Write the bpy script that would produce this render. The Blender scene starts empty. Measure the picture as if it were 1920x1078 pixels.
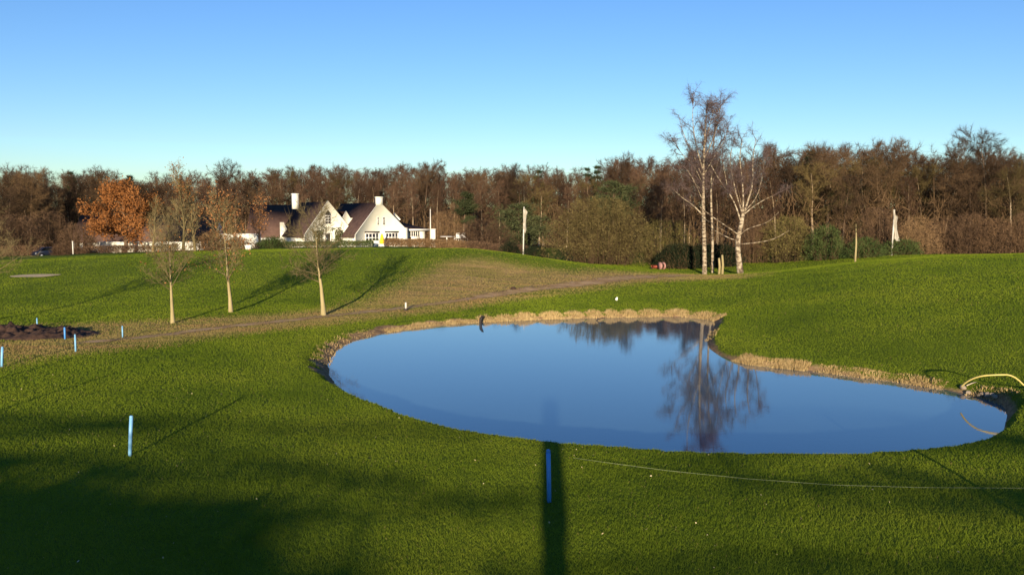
import bpy, math, random
import numpy as np

# ------------------------------------------------------------------ camera, sky, sun, exposure
SC = bpy.context.scene
COL = SC.collection
F = 1600.0
HOR = 405.0
PITCH = math.atan((539 - HOR) / F)
cam_d = bpy.data.cameras.new("camera")
cam_d.sensor_width = 36.0
cam_d.lens = 36.0 * F / 1920.0
cam_d.clip_end = 3000.0
cam_d.clip_start = 0.1
cam = bpy.data.objects.new("camera", cam_d)
cam.location = (0, 0, 0)
cam.rotation_euler = (math.pi / 2 - PITCH, 0, 0)
COL.objects.link(cam)
SC.camera = cam

SUN_EL = math.radians(8.5)
SUN_SLOPE = 0.04                       # light travels towards (+0.04, +1) on the ground
world = bpy.data.worlds.new("World")
SC.world = world
world.use_nodes = True
wn = world.node_tree.nodes
wl = world.node_tree.links
wn.clear()
w_out = wn.new("ShaderNodeOutputWorld")
w_bg = wn.new("ShaderNodeBackground")
w_sky = wn.new("ShaderNodeTexSky")
w_sky.sky_type = 'NISHITA'
w_sky.sun_disc = False
w_sky.sun_elevation = SUN_EL
w_sky.sun_rotation = math.pi + math.atan(SUN_SLOPE)
w_sky.air_density = 1.0
w_sky.dust_density = 0.0
w_sky.ozone_density = 3.0
w_sky.altitude = 0
w_bg.inputs[1].default_value = 0.105
w_hs = wn.new("ShaderNodeHueSaturation")
w_hs.inputs['Hue'].default_value = 0.512
w_hs.inputs['Saturation'].default_value = 1.12
wl.new(w_sky.outputs[0], w_hs.inputs['Color'])
w_tint = wn.new("ShaderNodeMixRGB")
w_tint.blend_type = 'MULTIPLY'
w_tint.inputs[0].default_value = 1.0
w_tint.inputs[2].default_value = (0.86, 0.92, 1.04, 1)
wl.new(w_hs.outputs[0], w_tint.inputs[1])
wl.new(w_tint.outputs[0], w_bg.inputs[0])
wl.new(w_bg.outputs[0], w_out.inputs[0])

sun_d = bpy.data.lights.new("sun", 'SUN')
sun_d.energy = 5.0
sun_d.angle = math.radians(0.5)
sun_d.color = (1.0, 0.84, 0.62)
sun = bpy.data.objects.new("sun", sun_d)
_d = np.array([SUN_SLOPE, 1.0, 0.0]); _d /= np.linalg.norm(_d)
SUN_DIR = np.array([_d[0] * math.cos(SUN_EL), _d[1] * math.cos(SUN_EL), -math.sin(SUN_EL)])
from mathutils import Vector
sun.rotation_euler = Vector(SUN_DIR.tolist()).to_track_quat('-Z', 'Y').to_euler()
COL.objects.link(sun)
SC.view_settings.view_transform = 'Standard'
SC.view_settings.look = 'None'
SC.view_settings.exposure = 0.9
SC.view_settings.gamma = 1.0
SC.cycles.max_bounces = 6
SC.cycles.transparent_max_bounces = 12
try:
    SC.cycles.use_denoising = True
except Exception:
    pass

rnd = random.Random(7)
RNG = np.random.default_rng(11)
CP, SP = math.cos(PITCH), math.sin(PITCH)


def P(px, py, D):
    """point seen at photo pixel (px, py) at distance D in front of the viewpoint"""
    u = (px - 960.0) / F
    v = (539.0 - py) / F
    dy = CP + v * SP
    s = D / dy
    return np.array([u * s, D, (-SP + v * CP) * s])


def Pz(px, py, z):
    u = (px - 960.0) / F
    v = (539.0 - py) / F
    dz = -SP + v * CP
    s = z / dz
    return np.array([u * s, (CP + v * SP) * s, z])


# ------------------------------------------------------------------ mesh helpers
class MB:
    def __init__(self):
        self.v = []; self.q = []; self.t = []; self.n = 0

    def add(self, v, q=None, t=None):
        v = np.asarray(v, dtype=np.float64).reshape(-1, 3)
        if q is not None and len(q):
            self.q.append(np.asarray(q, dtype=np.int64).reshape(-1, 4) + self.n)
        if t is not None and len(t):
            self.t.append(np.asarray(t, dtype=np.int64).reshape(-1, 3) + self.n)
        self.v.append(v)
        self.n += len(v)

    def arrays(self):
        V = np.concatenate(self.v) if self.v else np.zeros((0, 3))
        Q = np.concatenate(self.q) if self.q else np.zeros((0, 4), np.int64)
        T = np.concatenate(self.t) if self.t else np.zeros((0, 3), np.int64)
        return V, Q, T

    def box(self, c, s, rot=0.0):
        c = np.asarray(c, float); hx, hy, hz = np.asarray(s, float) / 2
        v = np.array([[x, y, z] for z in (-hz, hz) for y in (-hy, hy) for x in (-hx, hx)])
        if rot:
            cr, sr = math.cos(rot), math.sin(rot)
            v = np.stack([v[:, 0] * cr - v[:, 1] * sr, v[:, 0] * sr + v[:, 1] * cr, v[:, 2]], 1)
        self.add(v + c, [[0, 2, 3, 1], [4, 5, 7, 6], [0, 1, 5, 4], [2, 6, 7, 3], [0, 4, 6, 2], [1, 3, 7, 5]])
        return self

    def bb(self, x0, x1, y0, y1, z0, z1):
        return self.box(((x0 + x1) / 2, (y0 + y1) / 2, (z0 + z1) / 2), (x1 - x0, y1 - y0, z1 - z0))

    def tube(self, pts, rad, sides=5, cap=True):
        pts = np.asarray(pts, float); rad = np.asarray(rad, float) * np.ones(len(pts))
        n = len(pts)
        tan = np.gradient(pts, axis=0)
        tan /= np.linalg.norm(tan, axis=1, keepdims=True) + 1e-9
        ov = pts[-1] - pts[0]
        ref = np.eye(3)[int(np.argmin(np.abs(ov)))]
        u = np.cross(tan, ref); u /= np.linalg.norm(u, axis=1, keepdims=True) + 1e-9
        w = np.cross(tan, u)
        a = np.arange(sides) * 2 * math.pi / sides
        ring = pts[:, None, :] + rad[:, None, None] * (np.cos(a)[None, :, None] * u[:, None, :] + np.sin(a)[None, :, None] * w[:, None, :])
        v = ring.reshape(-1, 3)
        i = np.arange(n - 1)[:, None] * sides; j = np.arange(sides)[None, :]; k = (j + 1) % sides
        q = np.stack([i + j, i + k, i + sides + k, i + sides + j], -1).reshape(-1, 4)
        t = []
        if cap:
            b = (n - 1) * sides
            t = [[b, b + m, b + m + 1] for m in range(1, sides - 1)] + [[0, m + 1, m] for m in range(1, sides - 1)]
        self.add(v, q, t)
        return self

    def prism(self, poly, y0, y1):
        """poly in (x,z), extruded in y from y0 to y1"""
        n = len(poly)
        v = [[x, y0, z] for x, z in poly] + [[x, y1, z] for x, z in poly]
        q = [[i, (i + 1) % n, n + (i + 1) % n, n + i] for i in range(n)]
        t = [[0, i, i + 1] for i in range(1, n - 1)] + [[n, n + i + 1, n + i] for i in range(1, n - 1)]
        self.add(v, q, t)
        return self

    def tris(self, p, d, L, w, rng):
        """thin triangles (twigs): base points p, directions d, lengths L, base widths w"""
        m = len(p)
        s = np.cross(d, rng.normal(size=(m, 3))); s /= np.linalg.norm(s, axis=1, keepdims=True) + 1e-9
        w = np.ones(m) * w
        a = p - s * w[:, None] / 2; b = p + s * w[:, None] / 2; c = p + d * (np.ones(m) * L)[:, None]
        v = np.stack([a, b, c], 1).reshape(-1, 3)
        self.add(v, None, np.arange(3 * m).reshape(-1, 3))
        return self

    def leaves(self, p, size, rng, flat=0.0):
        m = len(p)
        n1 = rng.normal(size=(m, 3)); n1[:, 2] *= (1 - flat); n1 /= np.linalg.norm(n1, axis=1, keepdims=True) + 1e-9
        n2 = np.cross(n1, rng.normal(size=(m, 3))); n2 /= np.linalg.norm(n2, axis=1, keepdims=True) + 1e-9
        size = (np.ones(m) * size)[:, None]
        v = np.stack([p - n1 * size * .5, p + n2 * size * .3, p + n1 * size * .5, p - n2 * size * .3], 1).reshape(-1, 3)
        self.add(v, np.arange(4 * m).reshape(-1, 4))
        return self


def mesh_from(name, V, Q, T, mat, smooth=False):
    me = bpy.data.meshes.new(name)
    nv, nq, nt = len(V), len(Q), len(T)
    me.vertices.add(nv)
    me.vertices.foreach_set("co", np.ascontiguousarray(V, dtype=np.float32).ravel())
    me.loops.add(nq * 4 + nt * 3)
    me.loops.foreach_set("vertex_index", np.concatenate([Q.ravel(), T.ravel()]).astype(np.int32))
    me.polygons.add(nq + nt)
    ls = np.concatenate([np.arange(nq) * 4, nq * 4 + np.arange(nt) * 3]).astype(np.int32)
    me.polygons.foreach_set("loop_start", ls)
    if smooth:
        me.polygons.foreach_set("use_smooth", np.ones(nq + nt, dtype=bool))
    me.update(calc_edges=True)
    if mat is not None:
        me.materials.append(mat)
    return me


def obj(name, mb, mat, parent=None, smooth=False):
    V, Q, T = mb.arrays()
    o = bpy.data.objects.new(name, mesh_from(name, V, Q, T, mat, smooth))
    COL.objects.link(o)
    if parent is not None:
        o.parent = parent
    return o


def tag(o, label=None, cat=None, group=None, kind=None):
    if label: o["label"] = label
    if cat: o["category"] = cat
    if group: o["group"] = group
    if kind: o["kind"] = kind
    return o


def thing(name, label, cat, loc=(0, 0, 0), rotz=0.0, group=None):
    o = bpy.data.objects.new(name, None)
    o.empty_display_size = 0.3
    COL.objects.link(o)
    o.location = tuple(float(c) for c in loc)
    o.rotation_euler = (0, 0, rotz)
    return tag(o, label, cat, group)


def copy_tree(o, parent=None):
    c = o.copy(); COL.objects.link(c)
    c.parent = parent
    for ch in list(o.children):
        copy_tree(ch, c)
    return c


# ------------------------------------------------------------------ materials
def mat_new(name):
    m = bpy.data.materials.new(name)
    m.use_nodes = True
    nt = m.node_tree
    b = nt.nodes["Principled BSDF"]
    b.inputs["Roughness"].default_value = 0.9
    b.inputs["Specular IOR Level"].default_value = 0.2
    return m, nt, b


def N(nt, kind, **kw):
    n = nt.nodes.new(kind)
    for k, v in kw.items():
        setattr(n, k, v)
    return n


def noise(nt, scale, detail=4, coord='pos', rough=0.6, stretch=None):
    if coord == 'pos':
        c = N(nt, "ShaderNodeNewGeometry").outputs["Position"]
    else:
        c = N(nt, "ShaderNodeTexCoord").outputs["Object"]
    if stretch:
        mp = N(nt, "ShaderNodeMapping")
        mp.inputs["Scale"].default_value = stretch
        nt.links.new(c, mp.inputs[0]); c = mp.outputs[0]
    n = N(nt, "ShaderNodeTexNoise")
    n.inputs["Scale"].default_value = scale
    n.inputs["Detail"].default_value = detail
    n.inputs["Roughness"].default_value = rough
    nt.links.new(c, n.inputs["Vector"])
    return n.outputs["Fac"]


def ramp(nt, fac, stops):
    r = N(nt, "ShaderNodeValToRGB")
    e = r.color_ramp.elements
    while len(e) < len(stops):
        e.new(0.5)
    for i, (p, c) in enumerate(stops):
        e[i].position = p
        e[i].color = (c[0], c[1], c[2], 1)
    nt.links.new(fac, r.inputs[0])
    return r.outputs[0]


def mixc(nt, fac, a, b):
    m = N(nt, "ShaderNodeMix", data_type='RGBA')
    for s, x in ((m.inputs[6], a), (m.inputs[7], b)):
        if isinstance(x, (tuple, list)):
            s.default_value = (x[0], x[1], x[2], 1)
        else:
            nt.links.new(x, s)
    if isinstance(fac, (int, float)):
        m.inputs[0].default_value = fac
    else:
        nt.links.new(fac, m.inputs[0])
    return m.outputs[2]


def mth(nt, op, a, b=None, c=None, clamp=False):
    m = N(nt, "ShaderNodeMath", operation=op, use_clamp=clamp)
    for s, x in zip(m.inputs, (a, b, c)):
        if x is None:
            continue
        if isinstance(x, (int, float)):
            s.default_value = x
        else:
            nt.links.new(x, s)
    return m.outputs[0]


def attr(nt, name):
    a = N(nt, "ShaderNodeAttribute")
    a.attribute_name = name
    return a.outputs["Fac"]


def simple(name, c1, c2=None, scale=3.0, rough=0.9, coord='obj', bump=0.0, spec=0.2, stretch=None, detail=4):
    m, nt, b = mat_new(name)
    b.inputs["Roughness"].default_value = rough
    b.inputs["Specular IOR Level"].default_value = spec
    if c2 is None:
        c2 = tuple(x * 0.8 for x in c1)
    f = noise(nt, scale, detail, coord, stretch=stretch)
    nt.links.new(ramp(nt, f, [(0.3, c1), (0.7, c2)]), b.inputs["Base Color"])
    if bump:
        bp = N(nt, "ShaderNodeBump")
        bp.inputs["Strength"].default_value = bump
        bp.inputs["Distance"].default_value = 0.05
        nt.links.new(f, bp.inputs["Height"])
        nt.links.new(bp.outputs[0], b.inputs["Normal"])
    return m


def plant(name, c1, c2, c3=None, scale=0.8, rnd_amt=0.6, transl=0.0):
    """bark, twig or leaf colour: varies through the plant and from one plant to the next"""
    m, nt, b = mat_new(name)
    oi = N(nt, "ShaderNodeObjectInfo").outputs["Random"]
    f = noise(nt, scale, 3, 'pos')
    f = mth(nt, 'ADD', mth(nt, 'MULTIPLY', f, 1.0), mth(nt, 'MULTIPLY', mth(nt, 'SUBTRACT', oi, 0.5), rnd_amt), clamp=True)
    st = [(0.3, c1), (0.7, c2)] if c3 is None else [(0.25, c1), (0.5, c2), (0.75, c3)]
    c = ramp(nt, f, st)
    nt.links.new(c, b.inputs["Base Color"])
    b.inputs["Specular IOR Level"].default_value = 0.1
    if transl:
        tr = N(nt, "ShaderNodeBsdfTranslucent")
        nt.links.new(c, tr.inputs[0])
        mx = N(nt, "ShaderNodeMixShader"); mx.inputs[0].default_value = transl
        nt.links.new(b.outputs[0], mx.inputs[1]); nt.links.new(tr.outputs[0], mx.inputs[2])
        nt.links.new(mx.outputs[0], nt.nodes["Material Output"].inputs[0])
    return m


# ------------------------------------------------------------------ terrain heights
POND_Z = -6.65
far_px = [(626, 706), (622, 690), (627, 672), (642, 655), (672, 638), (720, 625), (780, 615), (850, 608), (900, 604), (1000, 600),
          (1100, 597), (1200, 595), (1270, 594), (1320, 599), (1339, 603), (1329, 622), (1319, 640), (1323, 655), (1345, 668), (1380, 680),
          (1450, 690), (1530, 697), (1600, 707), (1680, 717), (1750, 728), (1800, 738), (1850, 750), (1872, 760), (1881, 778)]
near_px = [(1876, 795), (1850, 811), (1800, 827), (1720, 840), (1620, 847), (1500, 850), (1400, 847), (1300, 842), (1200, 836),
           (1100, 828), (1010, 820), (930, 808), (850, 792), (780, 772), (720, 750), (680, 733), (650, 717)]


def smooth_loop(p, it=2):
    p = np.asarray(p)
    for _ in range(it):
        q = np.roll(p, -1, 0)
        p = np.stack([p * .75 + q * .25, p * .25 + q * .75], 1).reshape(-1, p.shape[1])
    return p


_pf = [np.append(Pz(x, y, POND_Z)[:2], 0.45 if i >= 15 else (0.7 if i > 7 else 1.0)) for i, (x, y) in enumerate(far_px)]
_pn = [np.append(Pz(x, y, -6.0)[:2], 0.0) for x, y in near_px]
POND = smooth_loop(np.array(_pf + _pn), 2)          # x, y, bank kind (1 = far bank seen, 0 = near lip)
POND_XY = POND[:, :2]


def seg_dist(X, Y, poly, closed=True, val=None):
    best = np.full(X.shape, 1e9); bv = np.zeros(X.shape)
    n = len(poly)
    for i in range(n if closed else n - 1):
        ax, ay = poly[i]; bx, by = poly[(i + 1) % n]
        dx, dy = bx - ax, by - ay
        t = np.clip(((X - ax) * dx + (Y - ay) * dy) / (dx * dx + dy * dy + 1e-9), 0, 1)
        d = np.hypot(X - ax - t * dx, Y - ay - t * dy)
        m = d < best
        best = np.where(m, d, best)
        if val is not None:
            bv = np.where(m, val[i] + (val[(i + 1) % n] - val[i]) * t, bv)
    return best, bv


def inside(X, Y, poly):
    c = np.zeros(X.shape, bool)
    n = len(poly)
    for i in range(n):
        x1, y1 = poly[i]; x2, y2 = poly[(i + 1) % n]
        cond = ((y1 > Y) != (y2 > Y)) & (X < (x2 - x1) * (Y - y1) / (y2 - y1 + 1e-12) + x1)
        c ^= cond
    return c


# measured ground points: photo pixel and distance
CTRL = [
    (200, 1078, 13.4), (960, 1078, 13.4), (1750, 1078, 13.4), (1028, 940, 16.9), (245, 855, 21), (20, 850, 21), (600, 850, 21.0), (1900, 965, 16.4), (1850, 880, 19.5),
    (3, 690, 35), (142, 660, 39.5), (122, 637, 43), (20, 640, 43), (330, 700, 33), (480, 660, 39), (500, 740, 29), (590, 690, 34.5),
    (320, 611, 50), (430, 586, 56), (605, 598, 54.5), (200, 610, 50), (10, 608, 50), (-150, 640, 43), (560, 640, 43), (680, 612, 50),
    (780, 595, 56), (900, 578, 62), (1030, 573, 63), (1200, 570, 64), (1340, 580, 60), (1400, 640, 45), (1340, 640, 44.5),
    (900, 556, 67), (760, 580, 61), (1000, 542, 72), (1150, 535, 75), (1280, 520, 84), (1321, 514, 92), (1390, 512, 92),
    (100, 570, 61), (0, 545, 67), (300, 545, 68), (500, 545, 68), (600, 535, 71), (700, 520, 76), (800, 530, 73), (870, 518, 77), (960, 515, 80),
    (40, 515, 78), (200, 496, 84), (330, 490, 86), (480, 481, 87), (650, 470, 88), (765, 478, 86), (850, 466, 88), (930, 482, 84), (1050, 500, 84), (1220, 509, 92),
    (-150, 520, 76), (300, 520, 76), (500, 510, 77),
    (1500, 505, 80), (1600, 497, 76), (1700, 491, 72), (1920, 484, 68), (2150, 482, 66),
    (1900, 520, 56), (1700, 530, 58), (1500, 540, 62), (1900, 565, 47), (1700, 575, 48.5), (1500, 590, 49),
    (1920, 622, 39), (1720, 628, 40), (1560, 635, 41.5), (1450, 655, 42), (1550, 680, 38), (1700, 702, 34.6), (1900, 722, 31.8), (2050, 740, 28),
    (1920, 775, 25.6), (2100, 850, 21),
]
_far = [(-60, 150, -3.2), (0, 150, -2.9), (40, 120, -3.2), (-100, 150, -3.4), (-20, 190, -2.8), (-100, 200, -2.8), (60, 180, -2.8), (100, 130, -2.8), (140, 190, -2.6),
        (-160, 200, -3), (0, 300, -2.6), (-150, 350, -2.6), (150, 350, -2.6), (60, 100, -2.6), (-23, 150, -2.55), (-45, 148, -2.7), (-35, 148, -2.7), (-70, 140, -3.5),
        (-60, 112, -3.0), (-15, 125, -2.3), (5, 125, -3.4), (-6, 104, -3.2), (0, 108, -3.6), (-30, 112, -2.2), (-45, 112, -2.6), (40, 100, -3.0),
        (0, 0, -5.35), (-30, 0, -5.35), (30, 0, -5.35), (0, -40, -5.4), (60, -30, -5.4), (-60, -30, -5.4), (-60, 25, -5.5), (60, 25, -5.0), (60, 50, -3.6), (-70, 60, -5.2)]
_far = [(x, y, z - 0.0188 * max(12, y)) for x, y, z in _far]
CP3 = np.array([P(*c) for c in CTRL] + [np.array(c, float) for c in _far])


def tps_fit(xy, z, lam=0.02):
    n = len(xy)
    d = np.hypot(xy[:, None, 0] - xy[None, :, 0], xy[:, None, 1] - xy[None, :, 1]) / 50
    K = np.where(d > 0, d * d * np.log(d + 1e-12), 0) + lam * np.eye(n)
    Pm = np.concatenate([np.ones((n, 1)), xy / 50], 1)
    A = np.block([[K, Pm], [Pm.T, np.zeros((3, 3))]])
    return np.linalg.solve(A, np.concatenate([z, np.zeros(3)]))


_W = tps_fit(CP3[:, :2], CP3[:, 2], 0.004)


def vnoise(X, Y, s, seed=0):
    """smooth value noise, -1..1"""
    x = X / s; y = Y / s
    xi = np.floor(x).astype(np.int64); yi = np.floor(y).astype(np.int64)
    fx = x - xi; fy = y - yi
    fx = fx * fx * (3 - 2 * fx); fy = fy * fy * (3 - 2 * fy)

    def h(a, b):
        v = np.sin(a * 127.1 + b * 311.7 + seed * 74.7) * 43758.5453
        return (v - np.floor(v)) * 2 - 1
    return (h(xi, yi) * (1 - fx) + h(xi + 1, yi) * fx) * (1 - fy) + (h(xi, yi + 1) * (1 - fx) + h(xi + 1, yi + 1) * fx) * fy


def height(X, Y, detail=True):
    X = np.asarray(X, float); Y = np.asarray(Y, float)
    sh = X.shape
    x = np.clip(X.ravel(), -200, 200); y = np.clip(Y.ravel(), -60, 380)
    z = np.zeros(len(x))
    n = len(CP3)
    for s in range(0, len(x), 20000):
        a = x[s:s + 20000]; b = y[s:s + 20000]
        d = np.hypot(a[:, None] - CP3[None, :, 0], b[:, None] - CP3[None, :, 1]) / 50
        z[s:s + 20000] = (np.where(d > 0, d * d * np.log(d + 1e-12), 0) @ _W[:n]) + _W[n] + _W[n + 1] * a / 50 + _W[n + 2] * b / 50
    z = z.reshape(sh)
    z = np.clip(z, -7.2, 3) + 10 * np.clip((Y - 205) / 100, 0, 1) ** 1.5
    if detail:
        z = z + 0.05 * vnoise(X, Y, 4.0, 1) + 0.025 * vnoise(X, Y, 1.3, 2)
    # pond and its bank
    near = (np.abs(X - 6) < 32) & (np.abs(Y - 42) < 30)
    if near.any():
        Xn = X[near]; Yn = Y[near]
        d, k = seg_dist(Xn, Yn, POND_XY, True, POND[:, 2])
        ins = inside(Xn, Yn, POND_XY)
        zz = z[near]
        zz = np.maximum(zz, POND_Z + 0.28)
        w = 0.22 + 1.0 * k + 0.25 * k * vnoise(Xn, Yn, 0.9, 5)
        t = np.clip(d / w, 0, 1)
        t = np.where(k > .5, t ** 0.75, t)
        bank = (POND_Z - 0.12) + (zz - POND_Z + 0.12) * t
        wob = np.clip(1 - d / 2.0, 0, 1) * k * 0.06 * vnoise(Xn, Yn, 0.5, 9)
        bank = bank + wob * (t > 0.15)
        z[near] = np.where(ins, POND_Z - 0.15 - np.clip(d * 0.5, 0, 1.2), bank)
    return z


def ground(x, y):
    return float(height(np.array([float(x)]), np.array([float(y)]))[0])


def G(px, py, D0=10.0, D1=400.0):
    """where the line of sight through a photo pixel meets the ground"""
    D = np.geomspace(D0, D1, 900)
    pts = np.array([P(px, py, d) for d in D])
    h = height(pts[:, 0], pts[:, 1])
    below = np.nonzero(pts[:, 2] < h)[0]
    i = below[0] if len(below) else len(D) - 1
    p = pts[i].copy(); p[2] = h[i]
    return p


def at(px, D):
    """ground point in the direction of photo column px at distance D"""
    x = (px - 960.0) / F * D
    return np.array([x, D, ground(x, D)])


def pxpoly(pts):
    return np.array([G(x, y)[:2] for x, y in pts])


FOREST_FRONT = [(-900, 150), (0, 150), (150, 172), (400, 190), (800, 190), (1000, 172), (1150, 150), (1300, 135), (1500, 125), (1700, 118), (1920, 112), (2800, 100)]
FOREST_TOP = [(-900, 322), (0, 324), (60, 324), (110, 338), (180, 330), (240, 338), (330, 333), (420, 330), (560, 320), (700, 320), (790, 314), (850, 325),
              (950, 322), (1050, 325), (1100, 322), (1160, 306), (1230, 306), (1290, 294), (1400, 296), (1500, 284), (1580, 286), (1650, 275), (1720, 300),
              (1780, 298), (1850, 292), (1920, 294), (2800, 286)]


def interp(tab, x):
    return np.interp(x, [a for a, b in tab], [b for a, b in tab])


DRY = pxpoly([(610, 592), (690, 560), (770, 520), (830, 490), (900, 483), (990, 500), (1070, 508), (1220, 512), (1320, 515), (1420, 514), (1400, 521), (1330, 524), (1250, 527), (1080, 538), (960, 550), (860, 566), (740, 584)])
DRY2 = pxpoly([(0, 640), (0, 612), (150, 606), (320, 600), (480, 590), (610, 590), (720, 584), (600, 606), (420, 630), (250, 650), (90, 668), (0, 690)])
PATH_PX = [(60, 652), (160, 643), (250, 636), (340, 624), (450, 610), (560, 600), (660, 588), (760, 578), (860, 564), (950, 548), (1040, 538), (1130, 528), (1220, 519), (1290, 517), (1330, 519)]
PATH_XY = pxpoly(PATH_PX)

# ------------------------------------------------------------------ terrain sheet
def axis(lo, hi, fine_lo, fine_hi, fine, growth=1.12, cap=14):
    mid = list(np.arange(fine_lo, fine_hi + 1e-6, fine))
    a = []; s = fine; x = fine_lo
    while x > lo:
        s = min(s * growth, cap); x -= s; a.append(x)
    b = []; s = fine; x = fine_hi
    while x < hi:
        s = min(s * growth, cap); x += s; b.append(x)
    return np.array(a[::-1] + mid + b)


gx = axis(-700, 700, -26, 26, 0.2, 1.05)
gy = axis(-120, 1300, 11, 68, 0.2, 1.03, 18)
GX, GY = np.meshgrid(gx, gy)
GZ = height(GX, GY)
nx, ny = len(gx), len(gy)
idx = np.arange(nx * ny).reshape(ny, nx)
TQ = np.stack([idx[:-1, :-1], idx[:-1, 1:], idx[1:, 1:], idx[1:, :-1]], -1).reshape(-1, 4)
PXG = np.where(GY > 5, GX / np.maximum(GY, 5) * F + 960, 960)


def softpoly(X, Y, poly, soft):
    d, _ = seg_dist(X, Y, poly)
    s = np.where(inside(X, Y, poly), d, -d)
    return np.clip(s / soft + 0.5, 0, 1)


A_dry = np.clip(softpoly(GX, GY, DRY, 5.0) + 0.75 * softpoly(GX, GY, DRY2, 3.0), 0, 1)
A_lit = np.clip((GY - (interp(FOREST_FRONT, PXG) - 6)) / 4, 0, 1) * (GY > 60)
_dp, _kp = seg_dist(GX, GY, POND_XY, True, POND[:, 2])
_ip = inside(GX, GY, POND_XY)
_near = (np.abs(GX - 6) < 34) & (np.abs(GY - 42) < 32)
A_bank = np.where(_near, np.where(_ip, 1.0, np.clip((0.22 + 0.80 * _kp + 0.35 * _kp * vnoise(GX, GY, 0.7, 3) - _dp) / 0.25, 0, 1)), 0)

m_ground, nt, b = mat_new("grass_ground")
n1 = noise(nt, 0.12, 5); n2 = noise(nt, 1.1, 6); n3 = noise(nt, 14.0, 3)
g = ramp(nt, n1, [(0.35, (0.105, 0.150, 0.012)), (0.65, (0.160, 0.205, 0.018))])
g = mixc(nt, mth(nt, 'MULTIPLY', n3, 0.7), g, (0.040, 0.056, 0.006))
dryc = ramp(nt, noise(nt, 0.5, 6, stretch=(0.35, 1.6, 1)), [(0.35, (0.17, 0.145, 0.04)), (0.55, (0.30, 0.205, 0.085)), (0.72, (0.38, 0.235, 0.115))])
f = mth(nt, 'MULTIPLY_ADD', n2, 0.9, mth(nt, 'MULTIPLY_ADD', attr(nt, "dry"), 1.5, -0.95), clamp=True)
g = mixc(nt, f, g, dryc)
litc = ramp(nt, n2, [(0.3, (0.05, 0.03, 0.018)), (0.7, (0.11, 0.065, 0.035))])
g = mixc(nt, attr(nt, "litter"), g, litc)
bnk = ramp(nt, noise(nt, 3.0, 6, stretch=(1, 1, 4)), [(0.3, (0.13, 0.08, 0.045)), (0.55, (0.30, 0.19, 0.10)), (0.75, (0.42, 0.28, 0.15))])
fb = mth(nt, 'MULTIPLY_ADD', n2, 1.2, mth(nt, 'MULTIPLY_ADD', attr(nt, "bank"), 1.6, -1.1), clamp=True)
g = mixc(nt, fb, g, bnk)
nt.links.new(g, b.inputs["Base Color"])
b.inputs["Specular IOR Level"].default_value = 0.05
bp = N(nt, "ShaderNodeBump"); bp.inputs["Strength"].default_value = 0.9; bp.inputs["Distance"].default_value = 0.06
nt.links.new(mth(nt, 'ADD', n3, mth(nt, 'MULTIPLY', noise(nt, 45.0, 2), 0.5)), bp.inputs["Height"])
nt.links.new(bp.outputs[0], b.inputs["Normal"])

me = mesh_from("ground", np.stack([GX, GY, GZ], -1).reshape(-1, 3), TQ, np.zeros((0, 3), np.int64), m_ground, True)
for nm, A in (("dry", A_dry), ("litter", A_lit), ("bank", A_bank)):
    at_ = me.attributes.new(nm, 'FLOAT', 'POINT')
    at_.data.foreach_set("value", A.astype(np.float32).ravel())
ground_o = bpy.data.objects.new("ground", me); COL.objects.link(ground_o)
tag(ground_o, kind="structure")


def fast_h(x, y):
    """bilinear height from the terrain sheet"""
    x = np.asarray(x, float); y = np.asarray(y, float)
    i = np.clip(np.searchsorted(gx, x) - 1, 0, nx - 2); j = np.clip(np.searchsorted(gy, y) - 1, 0, ny - 2)
    fx = (x - gx[i]) / (gx[i + 1] - gx[i]); fy = (y - gy[j]) / (gy[j + 1] - gy[j])
    fx = np.clip(fx, 0, 1); fy = np.clip(fy, 0, 1)
    return (GZ[j, i] * (1 - fx) + GZ[j, i + 1] * fx) * (1 - fy) + (GZ[j + 1, i] * (1 - fx) + GZ[j + 1, i + 1] * fx) * fy


# ------------------------------------------------------------------ dirt path (a worn sheet lying on the grass)
def strip(name, xy, half, across=13, step=0.5, lift=0.03):
    seg = np.concatenate([[0], np.cumsum(np.hypot(*np.diff(xy, axis=0).T))])
    s = np.arange(0, seg[-1], step)
    cx = np.interp(s, seg, xy[:, 0]); cy = np.interp(s, seg, xy[:, 1])
    k = np.ones(9) / 9
    cx = np.convolve(np.pad(cx, 4, 'edge'), k, 'valid'); cy = np.convolve(np.pad(cy, 4, 'edge'), k, 'valid')
    tx = np.gradient(cx); ty = np.gradient(cy); l = np.hypot(tx, ty) + 1e-9
    nxn, nyn = -ty / l, tx / l
    hw = np.interp(np.linspace(0, 1, len(s)), np.linspace(0, 1, len(half)), half)
    a = np.linspace(-1, 1, across)
    X = cx[:, None] + nxn[:, None] * a * hw[:, None]; Y = cy[:, None] + nyn[:, None] * a * hw[:, None]
    Z = fast_h(X, Y) + lift
    m, n = X.shape
    ii = np.arange(m * n).reshape(m, n)
    q = np.stack([ii[:-1, :-1], ii[1:, :-1], ii[1:, 1:], ii[:-1, 1:]], -1).reshape(-1, 4)
    ends = np.minimum(1, np.minimum(np.arange(m), np.arange(m)[::-1]) / 6.0)
    edge = (1 - np.abs(a))[None, :] * ends[:, None]
    return np.stack([X, Y, Z], -1).reshape(-1, 3), q, edge.ravel()


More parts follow.
